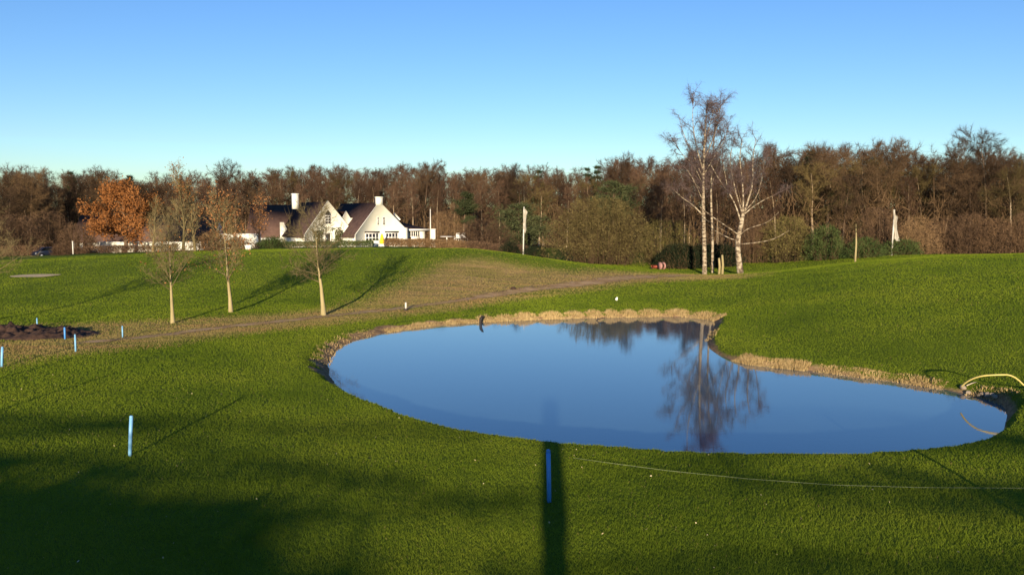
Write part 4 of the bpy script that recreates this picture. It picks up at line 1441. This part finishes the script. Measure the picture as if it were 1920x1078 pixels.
t = px_thing("pillar", "square white pillar on the terrace beside the flagpole", "pillar", 812, 143)
h_ = P(812, 425, 143)[2] - P(812, 459, 143)[2]
obj("shaft", MB().bb(-.42, .42, -.3, .3, -.6, h_ - .12), m_white, t); obj("cap", MB().bb(-.5, .5, -.38, .38, h_ - .119, h_), m_white, t)
t = px_thing("flagpole", "bare pale flagpole in front of the white pillar", "flagpole", 807.5, 131)
h_ = P(807, 394, 131)[2] - t.location.z
m_pole = simple("pole_paint", (0.62, 0.58, 0.5), (0.5, 0.47, 0.4), 2.0, .5)
obj("pole", MB().tube([[0, 0, -.3], [0, 0, h_ * .5], [0, 0, h_]], [.11, .09, .06], 8), m_pole, t, True)
obj("finial", MB().tube([[0, 0, h_], [0, 0, h_ + .08], [0, 0, h_ + .16]], [.05, .1, .03], 8), m_pole, t, True)

t = px_thing("parasol", "closed yellow parasol on the terrace in front of the white gable", "parasol", 716.5, 146.5)
obj("pole", MB().tube([[0, 0, -.2], [0, 0, 1.1], [0, 0, 2.3]], .04, 6), m_pole, t)
m_yel = simple("yellow_cloth", (0.85, 0.55, 0.03), (0.7, 0.42, 0.02), 3.0)
obj("canopy", MB().tube([[0, 0, .5], [0, 0, .7], [0, 0, 1.2], [0, 0, 1.9], [0, 0, 2.25]], [.36, .42, .38, .22, .05], 9), m_yel, t, True)
for px, lb in ((705, "white planter box on the terrace below the closed yellow parasol"), (628, "white planter box in front of the left gable")):
    t = px_thing("planter", lb, "planter", px, 138.2 if px == 705 else 139)
    obj("box", MB().bb(-.55, .55, -.25, .25, -.3, .95).bb(-.6, .6, -.3, .3, .951, 1.0), m_white, t)
    fo = MB().leaves(RNG.normal(size=(120, 3)) * [.3, .14, .12] + [0, 0, 1.1], .14, RNG); obj("plant", fo, m_leaf_green, t)
# two white garden chairs on the terrace
def chair(root):
    obj("seat", MB().bb(-.42, .42, -.4, .4, .42, .5), m_frame, root)
    obj("backrest", MB().prism([(-.42, .5), (.42, .5), (.42, 1.15), (.25, 1.3), (-.25, 1.3), (-.42, 1.15)], .3, .38), m_frame, root)
    for sx in (-1, 1):
        obj("armrest", MB().bb(sx * .42 - .05, sx * .42 + .05, -.4, .29, .68, .74), m_frame, root)
        for sy in (-.36, .34):
            obj("leg", MB().bb(sx * .38 - .04, sx * .38 + .04, sy - .04, sy + .04, -.2, .419), m_frame, root)
c0_ = px_thing("garden_chair", "white garden chair at the right end of the terrace hedge", "chair", 871, 139, 452, "white chairs on the terrace", .5)
chair(c0_)
c1_ = copy_tree(c0_); p_ = at(858, 138); c1_.location = (p_[0], p_[1], P(858, 452, 138)[2]); c1_.rotation_euler = (0, 0, -.4); c1_["label"] = "white garden chair left of the other one by the terrace hedge"
t = px_thing("garden_table", "low pale garden table between the white pillar and the chairs", "table", 838, 140, 452)
obj("tabletop", MB().tube([[0, 0, .7], [0, 0, .76]], 1.1, 14), m_frame, t); obj("leg", MB().tube([[0, 0, -.3], [0, 0, .699]], .09, 7), m_frame, t)

# ------------------------------------------------------------------ long farm building left of the clubhouse
def farm(name, label, pa, pb, D, eave_py, ridge_py, base_py, depth, mr, wallmat, gable_w=None):
    a = P(pa, base_py, D); b_ = P(pb, base_py, D)
    c = (a + b_) / 2; L = b_[0] - a[0]
    root = thing(name, label, "house", c, math.radians(4))
    ez = (base_py - eave_py) / F * D; rz_ = (base_py - ridge_py) / F * D
    obj("wall", MB().bb(-L / 2 + .3, L / 2 - .3, 0, .3, -1.5, ez).bb(-L / 2 + .3, -L / 2 + .6, .301, depth, -1.5, ez).bb(L / 2 - .6, L / 2 - .3, .301, depth, -1.5, ez).bb(-L / 2 + .61, L / 2 - .61, depth - .3, depth, -1.5, ez), wallmat, root)
    gw = MB()
    for x_ in (-L / 2 + .3, L / 2 - .6):
        gw.add([[x_, .3, ez], [x_, depth, ez], [x_, depth / 2, rz_ - .2], [x_ + .3, .3, ez], [x_ + .3, depth, ez], [x_ + .3, depth / 2, rz_ - .2]], [[0, 1, 4, 3], [1, 2, 5, 4], [2, 0, 3, 5]], [[0, 2, 1], [3, 4, 5]])
    obj("gable", gw, wallmat, root)
    sl = (rz_ - ez) / (depth / 2)
    for s_, y0 in ((1, -.5), (-1, depth + .5)):
        z0 = ez - .5 * sl + .05
        rf = MB()
        k = .15
        rf.add([[-L / 2, y0, z0], [L / 2, y0, z0], [L / 2, depth / 2, rz_], [-L / 2, depth / 2, rz_],
                [-L / 2, y0, z0 - k], [L / 2, y0, z0 - k], [L / 2, depth / 2 , rz_ - k], [-L / 2, depth / 2, rz_ - k]],
               [[0, 1, 2, 3], [7, 6, 5, 4], [0, 4, 5, 1], [2, 6, 7, 3], [1, 5, 6, 2], [0, 3, 7, 4]])
        obj("roof", rf, mr, root)
    return root, L, ez, rz_


fb_, L, ez, rz_ = farm("farm_building", "long low farm building with brown roof and white wall behind the orange oak", 138, 400, 152, 449, 404, 474, 9, m_roof2, m_white)
for k, xx in enumerate(np.linspace(-L / 2 + 2.5, L / 2 - 2.5, 5)):
    f = MB().bb(xx - .55, xx - .45, -.06, -.002, .9, 1.9).bb(xx + .45, xx + .55, -.06, -.002, .9, 1.9).bb(xx - .449, xx + .449, -.06, -.002, 1.82, 1.9).bb(xx - .449, xx + .449, -.06, -.002, .9, .98)
    o = obj("window", f, m_frame, fb_); obj("pane", MB().bb(xx - .449, xx + .449, -.03, -.004, .981, 1.819), m_pane, o)
m_board = simple("dark_boards", (0.030, 0.022, 0.018), (0.055, 0.042, 0.034), 2.0, .8, stretch=(8, 8, .5))
fb2, L2, ez2, rz2 = farm("barn", "brown barn with tall tiled roof and dark boarded front left of the clubhouse", 462, 562, 160, 442, 384, 466, 10, m_roof2, m_board)
obj("gable_trim", MB().prism([(L2 / 2 - 3.4, .8), (L2 / 2 - .9, .8), (L2 / 2 - 2.7, 4.9), (L2 / 2 - 3.4, 4.9)], -1.3, -1.0), m_white, fb2)
obj("fascia", MB().bb(-L2 / 2, L2 / 2 + 1.0, -.75, -.6, ez2 - .75, ez2 - .45), m_frame, fb2)
t = thing("garden_wall", "low white garden wall in front of the barn, right of the young trees", "wall", P(452, 471, 142), 0)
t.location.z = ground(t.location.x, t.location.y)
obj("wall", MB().bb(-3.6, 3.3, -.2, .2, -.5, 2.3), m_white, t); obj("coping", MB().bb(-3.7, 3.4, -.27, .27, 2.301, 2.42), m_frame, t)
t = px_thing("planter", "small white tub on the grass right of the copper bushes", "tub", 466, 109)
obj("tub", MB().tube([[0, 0, -.1], [0, 0, .3], [0, 0, .62]], [.34, .42, .5], 12), m_white, t, True)
obj("soil", MB().tube([[0, 0, .56], [0, 0, .63]], .44, 12), m_board, t)
t = px_thing("marker_post", "thin white post standing in the brown hedge left of the oak", "post", 137, 114)
obj("post", MB().bb(-.06, .06, -.06, .06, -.2, 1.7).bb(-.075, .075, -.075, .075, 1.701, 1.78), m_pole, t)

a_ = P(182, 470, 131); b_ = P(402, 470, 131)
t = thing("garden_wall", "long low white wall running behind the trunk of the orange oak", "wall", (float(a_[0] + b_[0]) / 2, 131.5, 0), 0)
L_ = float(b_[0] - a_[0]); t.location.z = min(ground(a_[0], 131), ground(b_[0], 131))
top_ = P(300, 455, 131)[2] - t.location.z
obj("wall", MB().bb(-L_ / 2, L_ / 2, -.15, .15, -.6, top_), m_white, t); obj("coping", MB().bb(-L_ / 2 - .1, L_ / 2 + .1, -.22, .22, top_ + .001, top_ + .1), m_frame, t)

# parked dark blue car, half hidden behind the left fairway
m_car = simple("car_paint", (0.005, 0.008, 0.020), (0.007, 0.010, 0.024), 1.0, .35, spec=.4)
m_tyre = simple("tyre", (0.012, 0.012, 0.012), None, 3)
m_rim = simple("rim", (0.4, 0.4, 0.4), None, 3, .4)
m_lamp = simple("lamp_glass", (0.6, 0.58, 0.5), None, 3, .2)
t = px_thing("car", "dark blue car parked half hidden beyond the left fairway", "car", 92, 113, None, None, math.radians(50))
t.location.z -= .4
body = [(-2.0, .35), (2.0, .35), (2.08, .6), (2.0, .85), (1.2, .98), (.6, 1.42), (-.9, 1.46), (-1.7, 1.0), (-2.03, .9), (-2.08, .55)]
V = []
for yy, inset in ((-.85, .0), (-.6, 0), (.6, 0), (.85, 0)):
    for x_, z_ in body:
        V.append([x_, yy * (1 - .16 * max(0, (z_ - .95) / .5)), z_])
nb = len(body)
qd_ = [[k * nb + i, k * nb + (i + 1) % nb, (k + 1) * nb + (i + 1) % nb, (k + 1) * nb + i] for k in range(3) for i in range(nb)]
td = [[0, i + 1, i] for i in range(1, nb - 1)] + [[3 * nb, 3 * nb + i, 3 * nb + i + 1] for i in range(1, nb - 1)]
mb = MB(); mb.add(V, qd_, td); obj("body", mb, m_car, t)
for s_ in (-1, 1):
    obj("window", MB().prism([(-1.45, 1.0), (.95, 1.0), (.52, 1.34), (-.85, 1.38)], s_ * .80 - .012, s_ * .80 + .012), m_pane, t)
    obj("headlight", MB().box((2.03, s_ * .6, .7), (.1, .34, .16)), m_lamp, t)
    for x_ in (-1.25, 1.3):
        wv_ = MB().tube([[x_, s_ * .72, .33], [x_, s_ * .9, .33]], .33, 16)
        wo = obj("wheel", wv_, m_tyre, t); obj("rim", MB().tube([[x_, s_ * .9, .33], [x_, s_ * .915, .33]], .2, 12), m_rim, wo)

# ------------------------------------------------------------------ banners
m_cloth = simple("banner_cloth", (0.40, 0.36, 0.29), (0.26, 0.235, 0.19), 1.2, .85, stretch=(4, 4, .6))


def banner(name, label, px, D, ytop, pts, px_per, lean=0.0, seed=1):
    """pole and a cloth whose free edge hangs in folds; pts = (row, left px, right px)"""
    t = px_thing(name, label, "flag", px, D)
    z0 = t.location.z
    zt = P(px, ytop, D)[2] - z0
    k = D / F
    obj("pole", MB().tube([[0, 0, -.3], [lean * .5, 0, zt * .5], [lean, 0, zt]], [.10, .085, .06], 8), m_pole, t, True)
    rows = []
    ncol = 9
    yy = np.linspace(pts[0][0], pts[-1][0], 26)
    l = np.interp(yy, [p[0] for p in pts], [p[1] for p in pts]); r_ = np.interp(yy, [p[0] for p in pts], [p[2] for p in pts])
    V = []
    rg = random.Random(seed)
    for i, y_ in enumerate(yy):
        z = P(px, y_, D)[2] - z0
        for j in range(ncol):
            s = j / (ncol - 1)
            x = (l[i] + (r_[i] - l[i]) * s - px) * k
            V.append([x, .16 * math.sin(s * 9 + i * .28) * (s + .1) + .05 * math.sin(i * .9) - .1, z])
    ii = np.arange(26 * ncol).reshape(26, ncol)
    q1 = np.stack([ii[:-1, :-1], ii[:-1, 1:], ii[1:, 1:], ii[1:, :-1]], -1).reshape(-1, 4)
    V = np.array(V)
    mb = MB(); mb.add(V, q1); mb.add(V + [0, .012, 0], q1[:, ::-1])
    obj("cloth", mb, m_cloth, t, True)
    return t


banner("banner_flag", "plain white banner hanging straight on its pole before the dark pine", 981, 110, 388, [(392, 981, 985), (398, 981, 989.5), (404, 981, 987), (412, 981, 986), (432, 981, 986.5), (437, 981, 985)], 1, 0.1, 3)
banner("banner_flag", "plain white banner drooping in folds before the right woodland", 1672, 100, 393, [(393, 1671, 1674.5), (402, 1672, 1675), (407, 1672.5, 1679.5), (412, 1673, 1678.5), (420, 1673, 1677.5), (430, 1674, 1680.5), (440, 1675, 1683), (449, 1676, 1686), (452, 1679, 1685)], 1, 0.15, 4)

# ------------------------------------------------------------------ blue stakes
m_blue = simple("stake_blue", (0.05, 0.22, 0.56), (0.07, 0.28, 0.64), 4.0, .5, coord='obj', spec=.5)
m_bluel = simple("stake_light", (0.20, 0.42, 0.60), (0.13, 0.33, 0.54), 4.0, .5, spec=.5)
m_bluew = simple("stake_tip", (0.75, 0.78, 0.78), None, 4.0, .5)
STK = [(243, 856, 779, 1.5, "light blue stake standing alone in the near left grass", m_bluel, .045),
       (1030, 942, 843, -.6, "dark blue stake standing near the middle of the near grass", m_blue, .045),
       (3, 688, 650, .8, "light blue stake at the left edge, in front of the dark soil heap", m_bluel, .05),
       (122, 637, 614, 0, "blue stake in front of the dark soil heap", m_blue, .045),
       (142, 660, 627, 0, "pale blue stake nearer the viewer than the soil heap", m_bluel, .04),
       (230, 633, 611, 0, "faded blue stake right of the soil heap", m_bluel, .035),
       (70, 617, 596, 0, "thin grey blue stake behind the soil heap", m_bluel, .035)]
for px, yb, yt, lean, lb, mt, rad in STK:
    p = G(px, yb)
    D = p[1]
    h_ = (P(px, yt, D) - P(px, yb, D))[2]
    lx = lean * 4.0 * D / F
    t = thing("stake", lb, "stake", p, 0, "blue stakes in the grass")
    top = np.array([lx, 0, h_])
    obj("post", MB().tube([[0, 0, -.15], top * .5, top - [0, 0, .05]], rad, 10), mt, t, True)
    obj("tip", MB().tube([top - [0, 0, .05], top - [0, 0, .01], top], [rad, rad * .9, rad * .5], 10), mt, t, True)

# cord running from the middle stake to the right
a = G(1075, 864); a[2] += .04
pts = []
for px, py in ((1075, 864), (1160, 877), (1250, 888), (1400, 904), (1560, 915), (1720, 920), (1920, 922), (2100, 920)):
    g_ = G(px, py); pts.append(g_ + [0, 0, .07])
m_cord = simple("cord_pale", (0.20, 0.22, 0.12), (0.13, 0.16, 0.08), 4.0)
tag(obj("cord", MB().tube(pts, .0045, 5), m_cord), "thin pale cord stretched low over the near right grass", "cord")
# thin stakes whose shadows fall over the near grass (standing outside the frame)
for px, D, lb in ((1990, 15.5, "blue stake just outside the right edge of the view"), (-110, 29.5, "blue stake just outside the left edge of the view"), (-60, 25, "nearer blue stake just outside the left edge of the view")):
    p = at(px, D)
    t = thing("stake", lb, "stake", p, 0, "blue stakes in the grass")
    obj("post", MB().tube([[0, 0, -.15], [0, 0, .5], [0, 0, 1.05]], .045, 10), m_blue, t, True)
    obj("tip", MB().tube([[0, 0, 1.05], [0, 0, 1.08], [0, 0, 1.1]], [.045, .04, .02], 10), m_blue, t, True)

# soil heap
mb = MB()
a = G(-60, 632); 
nu, nv = 160, 44
x0 = at(-60, 46)[0]; x1 = P(192, 632, 45)[0]
U = np.linspace(0, 1, nu); Vv = np.linspace(0, 1, nv)
UU, VV = np.meshgrid(U, Vv)
HXx = x0 + (x1 - x0) * UU
wdt = np.sqrt(np.clip(1 - np.clip((UU - .5) / .5, 0, 1) ** 2, 0, 1)) * .75 + .25 * (1 - UU)
HYy = 45.6 + (VV - .5) * 5.2 * (wdt + .02) - 0.6 * UU
prof = np.clip(1 - (2 * VV - 1) ** 2, 0, 1) ** .6
hh = prof * (.5 + .25 * wdt) * np.clip((1 - UU) * 3.5, 0, 1) * (0.75 + .35 * vnoise(HXx, HYy, .7, 2) + .36 * vnoise(HXx, HYy, .3, 6) + .28 * vnoise(HXx, HYy, .15, 7))
HZz = fast_h(HXx, HYy) - .02 + np.maximum(hh, 0) * .6
ii = np.arange(nu * nv).reshape(nv, nu)
mb.add(np.stack([HXx, HYy, HZz], -1).reshape(-1, 3), np.stack([ii[:-1, :-1], ii[:-1, 1:], ii[1:, 1:], ii[1:, :-1]], -1).reshape(-1, 4))
m_soil = simple("dark_soil", (0.030, 0.017, 0.012), (0.075, 0.042, 0.028), 6.0, .95, 'pos', .8, detail=6)
cl = MB(); n = 500
u_ = RNG.random(n); v_ = RNG.random(n)
so = obj("soil_heap", mb, m_soil); tag(so, "long heap of dark brown soil at the left beside the path", "soil heap")

# ------------------------------------------------------------------ yellow hose at the pond
hp = [(1803, 724), (1812, 716), (1825, 709), (1843, 704), (1870, 702.5), (1900, 702.5), (1930, 703), (1990, 706), (2080, 712)]
pts = []
for i, (px, py) in enumerate(hp):
    D = 30.6 - .2 * min(i, 4)
    q_ = P(px, py, D)
    g_ = ground(q_[0], q_[1])
    q_[2] = max(q_[2], g_ + .04) if i < 6 else g_ + .06
    pts.append(q_)
pts = np.array(pts)
for _ in range(2):
    z = [pts[0]]
    for i in range(len(pts) - 1):
        z += [pts[i] * .75 + pts[i + 1] * .25, pts[i] * .25 + pts[i + 1] * .75]
    z.append(pts[-1]); pts = np.array(z)
m_hose = simple("hose_yellow", (0.56, 0.45, 0.13), (0.42, 0.33, 0.10), 3.0, .5, spec=.4)
tag(obj("hose", MB().tube(pts, .030, 8), m_hose, None, True), "pale yellow hose arching over the bank into the pond's right end", "hose")
g_ = G(1812, 729)
tag(obj("stick", MB().tube([g_ + [0, 0, .05], g_ + [.25, .1, .12], g_ + [.5, .25, .14]], [.022, .018, .012], 6), simple("pale_wood", (.55, .45, .32), None, 3)), "short pale stick lying on the bank beneath the yellow hose", "stick")
# stones on the right end bank
m_stone = simple("stone", (0.36, 0.29, 0.21), (0.22, 0.17, 0.12), 5.0, .9, 'pos', .5)
def rock(name, label, cat, loc, r_, mt, seed, group=None, sq=.6):
    bm = bmesh.new(); bmesh.ops.create_icosphere(bm, subdivisions=3, radius=1)
    rg = random.Random(seed); ax = [Vector((rg.gauss(0, 1), rg.gauss(0, 1), rg.gauss(0, 1))).normalized() for _ in range(9)]
    for v in bm.verts:
        k = min(1.0, min((0.62 + .3 * ((i * 37 % 10) / 10)) / max(.05, v.co.normalized().dot(a_)) for i, a_ in enumerate(ax)))
        v.co = Vector((v.co.x * k * r_[0], v.co.y * k * r_[1], v.co.z * k * r_[2]))
    me_ = bpy.data.meshes.new(name); bm.to_mesh(me_); bm.free(); me_.materials.append(mt)
    o_ = bpy.data.objects.new(name, me_); COL.objects.link(o_); o_.location = tuple(loc); o_.rotation_euler = (0, 0, rg.uniform(0, 6))
    return tag(o_, label, cat, group)


for i, (px, py, s_) in enumerate([(1806, 731, .16), (1815, 739, .13), (1842, 742, .14), (1852, 746, .17), (1860, 745, .12), (1866, 750, .13), (1836, 745, .10)]):
    g_ = G(px, py)
    rock("stone", "rough pale stone on the bank at the pond's right end", "stone", g_ + [0, 0, s_ * .3], (s_, s_ * .8, s_ * .7), m_stone, 20 + i, "stones at the right end of the pond")
rock("clod", "small brown clod lying on the worn slope above the pond", "clod", G(962, 543) + [0, 0, .08], (.32, .25, .16), m_soil, 40)
rock("boundary_stone", "small white marker stone on the grass strip beyond the pond", "stone", G(1156, 564) + [0, 0, .12], (.12, .11, .18), simple("white_stone", (.8, .78, .66), None, 3), 41)

# distance marker post on the path and black leaning post in the water
t = thing("marker_post", "small pale marker post with dark foot beside the path beyond the pond", "post", G(761, 583), 0)
D = t.location.y; h_ = 16 / F * D
obj("post", MB().tube([[0, 0, .16], [0, 0, h_]], [.07, .06], 8), m_pole, t, True); obj("foot", MB().tube([[0, 0, -.1], [0, 0, .159]], [.13, .10], 8), m_board, t, True)
w_ = Pz(903, 607, POND_Z)
t = thing("water_post", "short black leaning post in the water at the far bank", "post", w_, 0)
D = w_[1]
m_black = simple("wet_wood", (0.012, 0.010, 0.010), (0.03, 0.025, 0.022), 5.0, .5)
obj("post", MB().tube([[0, 0, -.5], [-.06, 0, .12], [-.04, 0, .30], [.05, 0, .46]], [.075, .085, .10, .07], 9), m_black, t, True)
obj("head", MB().tube([[.05, 0, .46], [.10, -.02, .50], [.07, -.03, .53]], [.06, .05, .02], 8), m_black, t, True)
w_ = Pz(1115, 601, POND_Z)
tag(obj("branch", MB().tube([w_ + [0, 0, -.1], w_ + [.25, 0, .12], w_ + [.75, .1, .2]], [.035, .03, .015], 6), m_black), "thin dark branch sticking out of the water at the far bank", "branch")

# red machine and pinkish drum by the bushes darkened for shade
m_red = simple("red_paint", (0.30, 0.075, 0.04), (0.22, 0.05, 0.03), 3.0, .5)
m_pink = simple("faded_red", (0.36, 0.20, 0.17), (0.28, 0.13, 0.11), 3.0, .6)
p = G(1228, 505); 
t = thing("barrow", "orange red barrow left at the end of the path before the dark bush", "barrow", p, .3); t.scale = (.6, .6, .6)
obj("tray", MB().prism([(-.75, .75), (.75, .75), (.5, .3), (-.45, .3)], -.4, .4), m_red, t)
obj("wheel", MB().tube([[-.75, -.06, .2], [-.75, .06, .2]], .2, 14), m_tyre, t)
for s_ in (-1, 1):
    obj("handle", MB().tube([[-.75, s_ * .1, .2], [-.3, s_ * .3, .29], [.6, s_ * .32, .4], [1.3, s_ * .32, .7]], .03, 6), m_red, t)
    obj("leg", MB().tube([[.35, s_ * .32, .35], [.45, s_ * .32, -.05]], .03, 6), m_red, t)
p = at(1241, 98); 
t = thing("cable_drum", "faded pinkish drum lying beside the orange red barrow", "drum", p, .5); t.scale = (.8, .8, .8)
for s_ in (-1, 1):
    obj("flange", MB().tube([[s_ * .28, 0, .55], [s_ * .34, 0, .55]], .55, 18), m_pink, t)
obj("core", MB().tube([[-.279, 0, .55], [.279, 0, .55]], .3, 14), m_soil, t)

# ------------------------------------------------------------------ unseen objects added behind the viewpoint to throw shadows into the view
def line_x(x, D, Y):
    return x - SUN_SLOPE * (D - Y)


yq = -8.0
t = thing("shadow_post", "unseen thick post added behind the viewpoint to cast the long central shadow", "post", (line_x(.70, 13.4, yq), yq, ground(0, yq)), 0)  # added shadow caster, wider at the head to suit the long shadow
zb = t.location.z
obj("shaft", MB().bb(-.21, .21, -.21, .21, -.5, -2.3 - zb), m_board, t)
obj("head", MB().bb(-.26, .26, -.26, .26, -2.299 - zb, -.9 - zb), m_board, t)
yb_ = -26.0
zg = ground(0, yb_)
rng_ = np.random.default_rng(77)
n_ = 34000
hx = rng_.uniform(-19, -1.0, n_); hy = rng_.uniform(-1.0, 1.0, n_)
htop = np.interp(hx, [-19, -11.5, -8.0, -5.0, -1.0], [.92, .74, .50, .20, -.15]) + - .5 * np.clip(vnoise(hx, hy * 0, 1.3, 3), 0, 1) * np.clip((hx + 8) / 5, 0, 1) + .10 * vnoise(hx, hy, 1.1, 3) + .06 * vnoise(hx, hy, .4, 4)  # top of the added hedge shaped so its shade covers the lower left
hz = htop - zg - 5.0 * rng_.random(n_) ** 1.8
root = thing("shade_hedge", "unseen dense hedge added behind the viewpoint to shade the lower left grass", "hedge", (0, yb_, zg), 0)
obj("foliage", MB().leaves(np.stack([hx, hy, np.maximum(hz, .05)], 1), rng_.uniform(.2, .42, n_), rng_), m_leaf_dark, root)
ms = MB()
for x_ in np.arange(-18.5, -1.4, 1.0):
    ms.tube([[x_, 0, -.2], [x_ + .1, 0, 2.4], [x_, .1, 3.9]], [.09, .06, .03], 5, cap=False)
obj("stems", ms, m_tw_brown, root)

def bough_tree(x, y, top, side, seed, lb, n):
    """unseen tree added for shadow streaks; its long level boughs reach across behind the viewpoint"""
    r = random.Random(seed); rng = np.random.default_rng(seed)
    H = top - zg
    root = thing("streak_tree", lb, "tree", (x, y, zg), 0, None)
    obj("trunk", MB().tube([[0, 0, -.3], [.1, 0, H * .5], [0, .1, H + .2]], [.3, .24, .1], 8), m_bark, root, True)
    cr = MB()
    for k in range(n):  # level boughs shaped to lay thin shadow streaks on the near grass
        z0 = H - .1 - 1.35 * (k + r.random()) / n
        L = r.uniform(9, 22)
        pts = []; yy = r.uniform(-.5, .5); a1 = r.uniform(0, 6)
        for i in range(12):
            t_ = i / 11
            pts.append([side * L * t_, yy + 1.2 * math.sin(t_ * 3 + k), z0 + .07 * math.sin(t_ * 7 + a1) + .04 * math.sin(t_ * 17 + k) - .22 * t_ * side])
        pts = np.array(pts)
        cr.tube(pts, np.linspace(.085, .02, 12), 4, cap=False)
        m = int(L * 13)
        f = rng.uniform(.1, 1, m) * 11; i = np.minimum(f.astype(int), 10); f = (f - i)[:, None]
        p = pts[i] * (1 - f) + pts[i + 1] * f
        dd = np.stack([side * rng.uniform(.3, 1, m), rng.normal(0, .8, m), rng.normal(0, .12, m)], 1)
        dd /= np.linalg.norm(dd, axis=1, keepdims=True)
        cr.tris(p, dd, rng.uniform(.3, .9, m), .04, rng)
    obj("crown", cr, m_bark, root)


bough_tree(-18.5, -9, -.95, 1, 601, "unseen tree added behind the viewpoint at the left, level boughs shaped for shadow streaks", 8)
bough_tree(17.0, -11, -.95, -1, 602, "unseen tree added behind the viewpoint at the right, level boughs shaped for shadow streaks", 9)
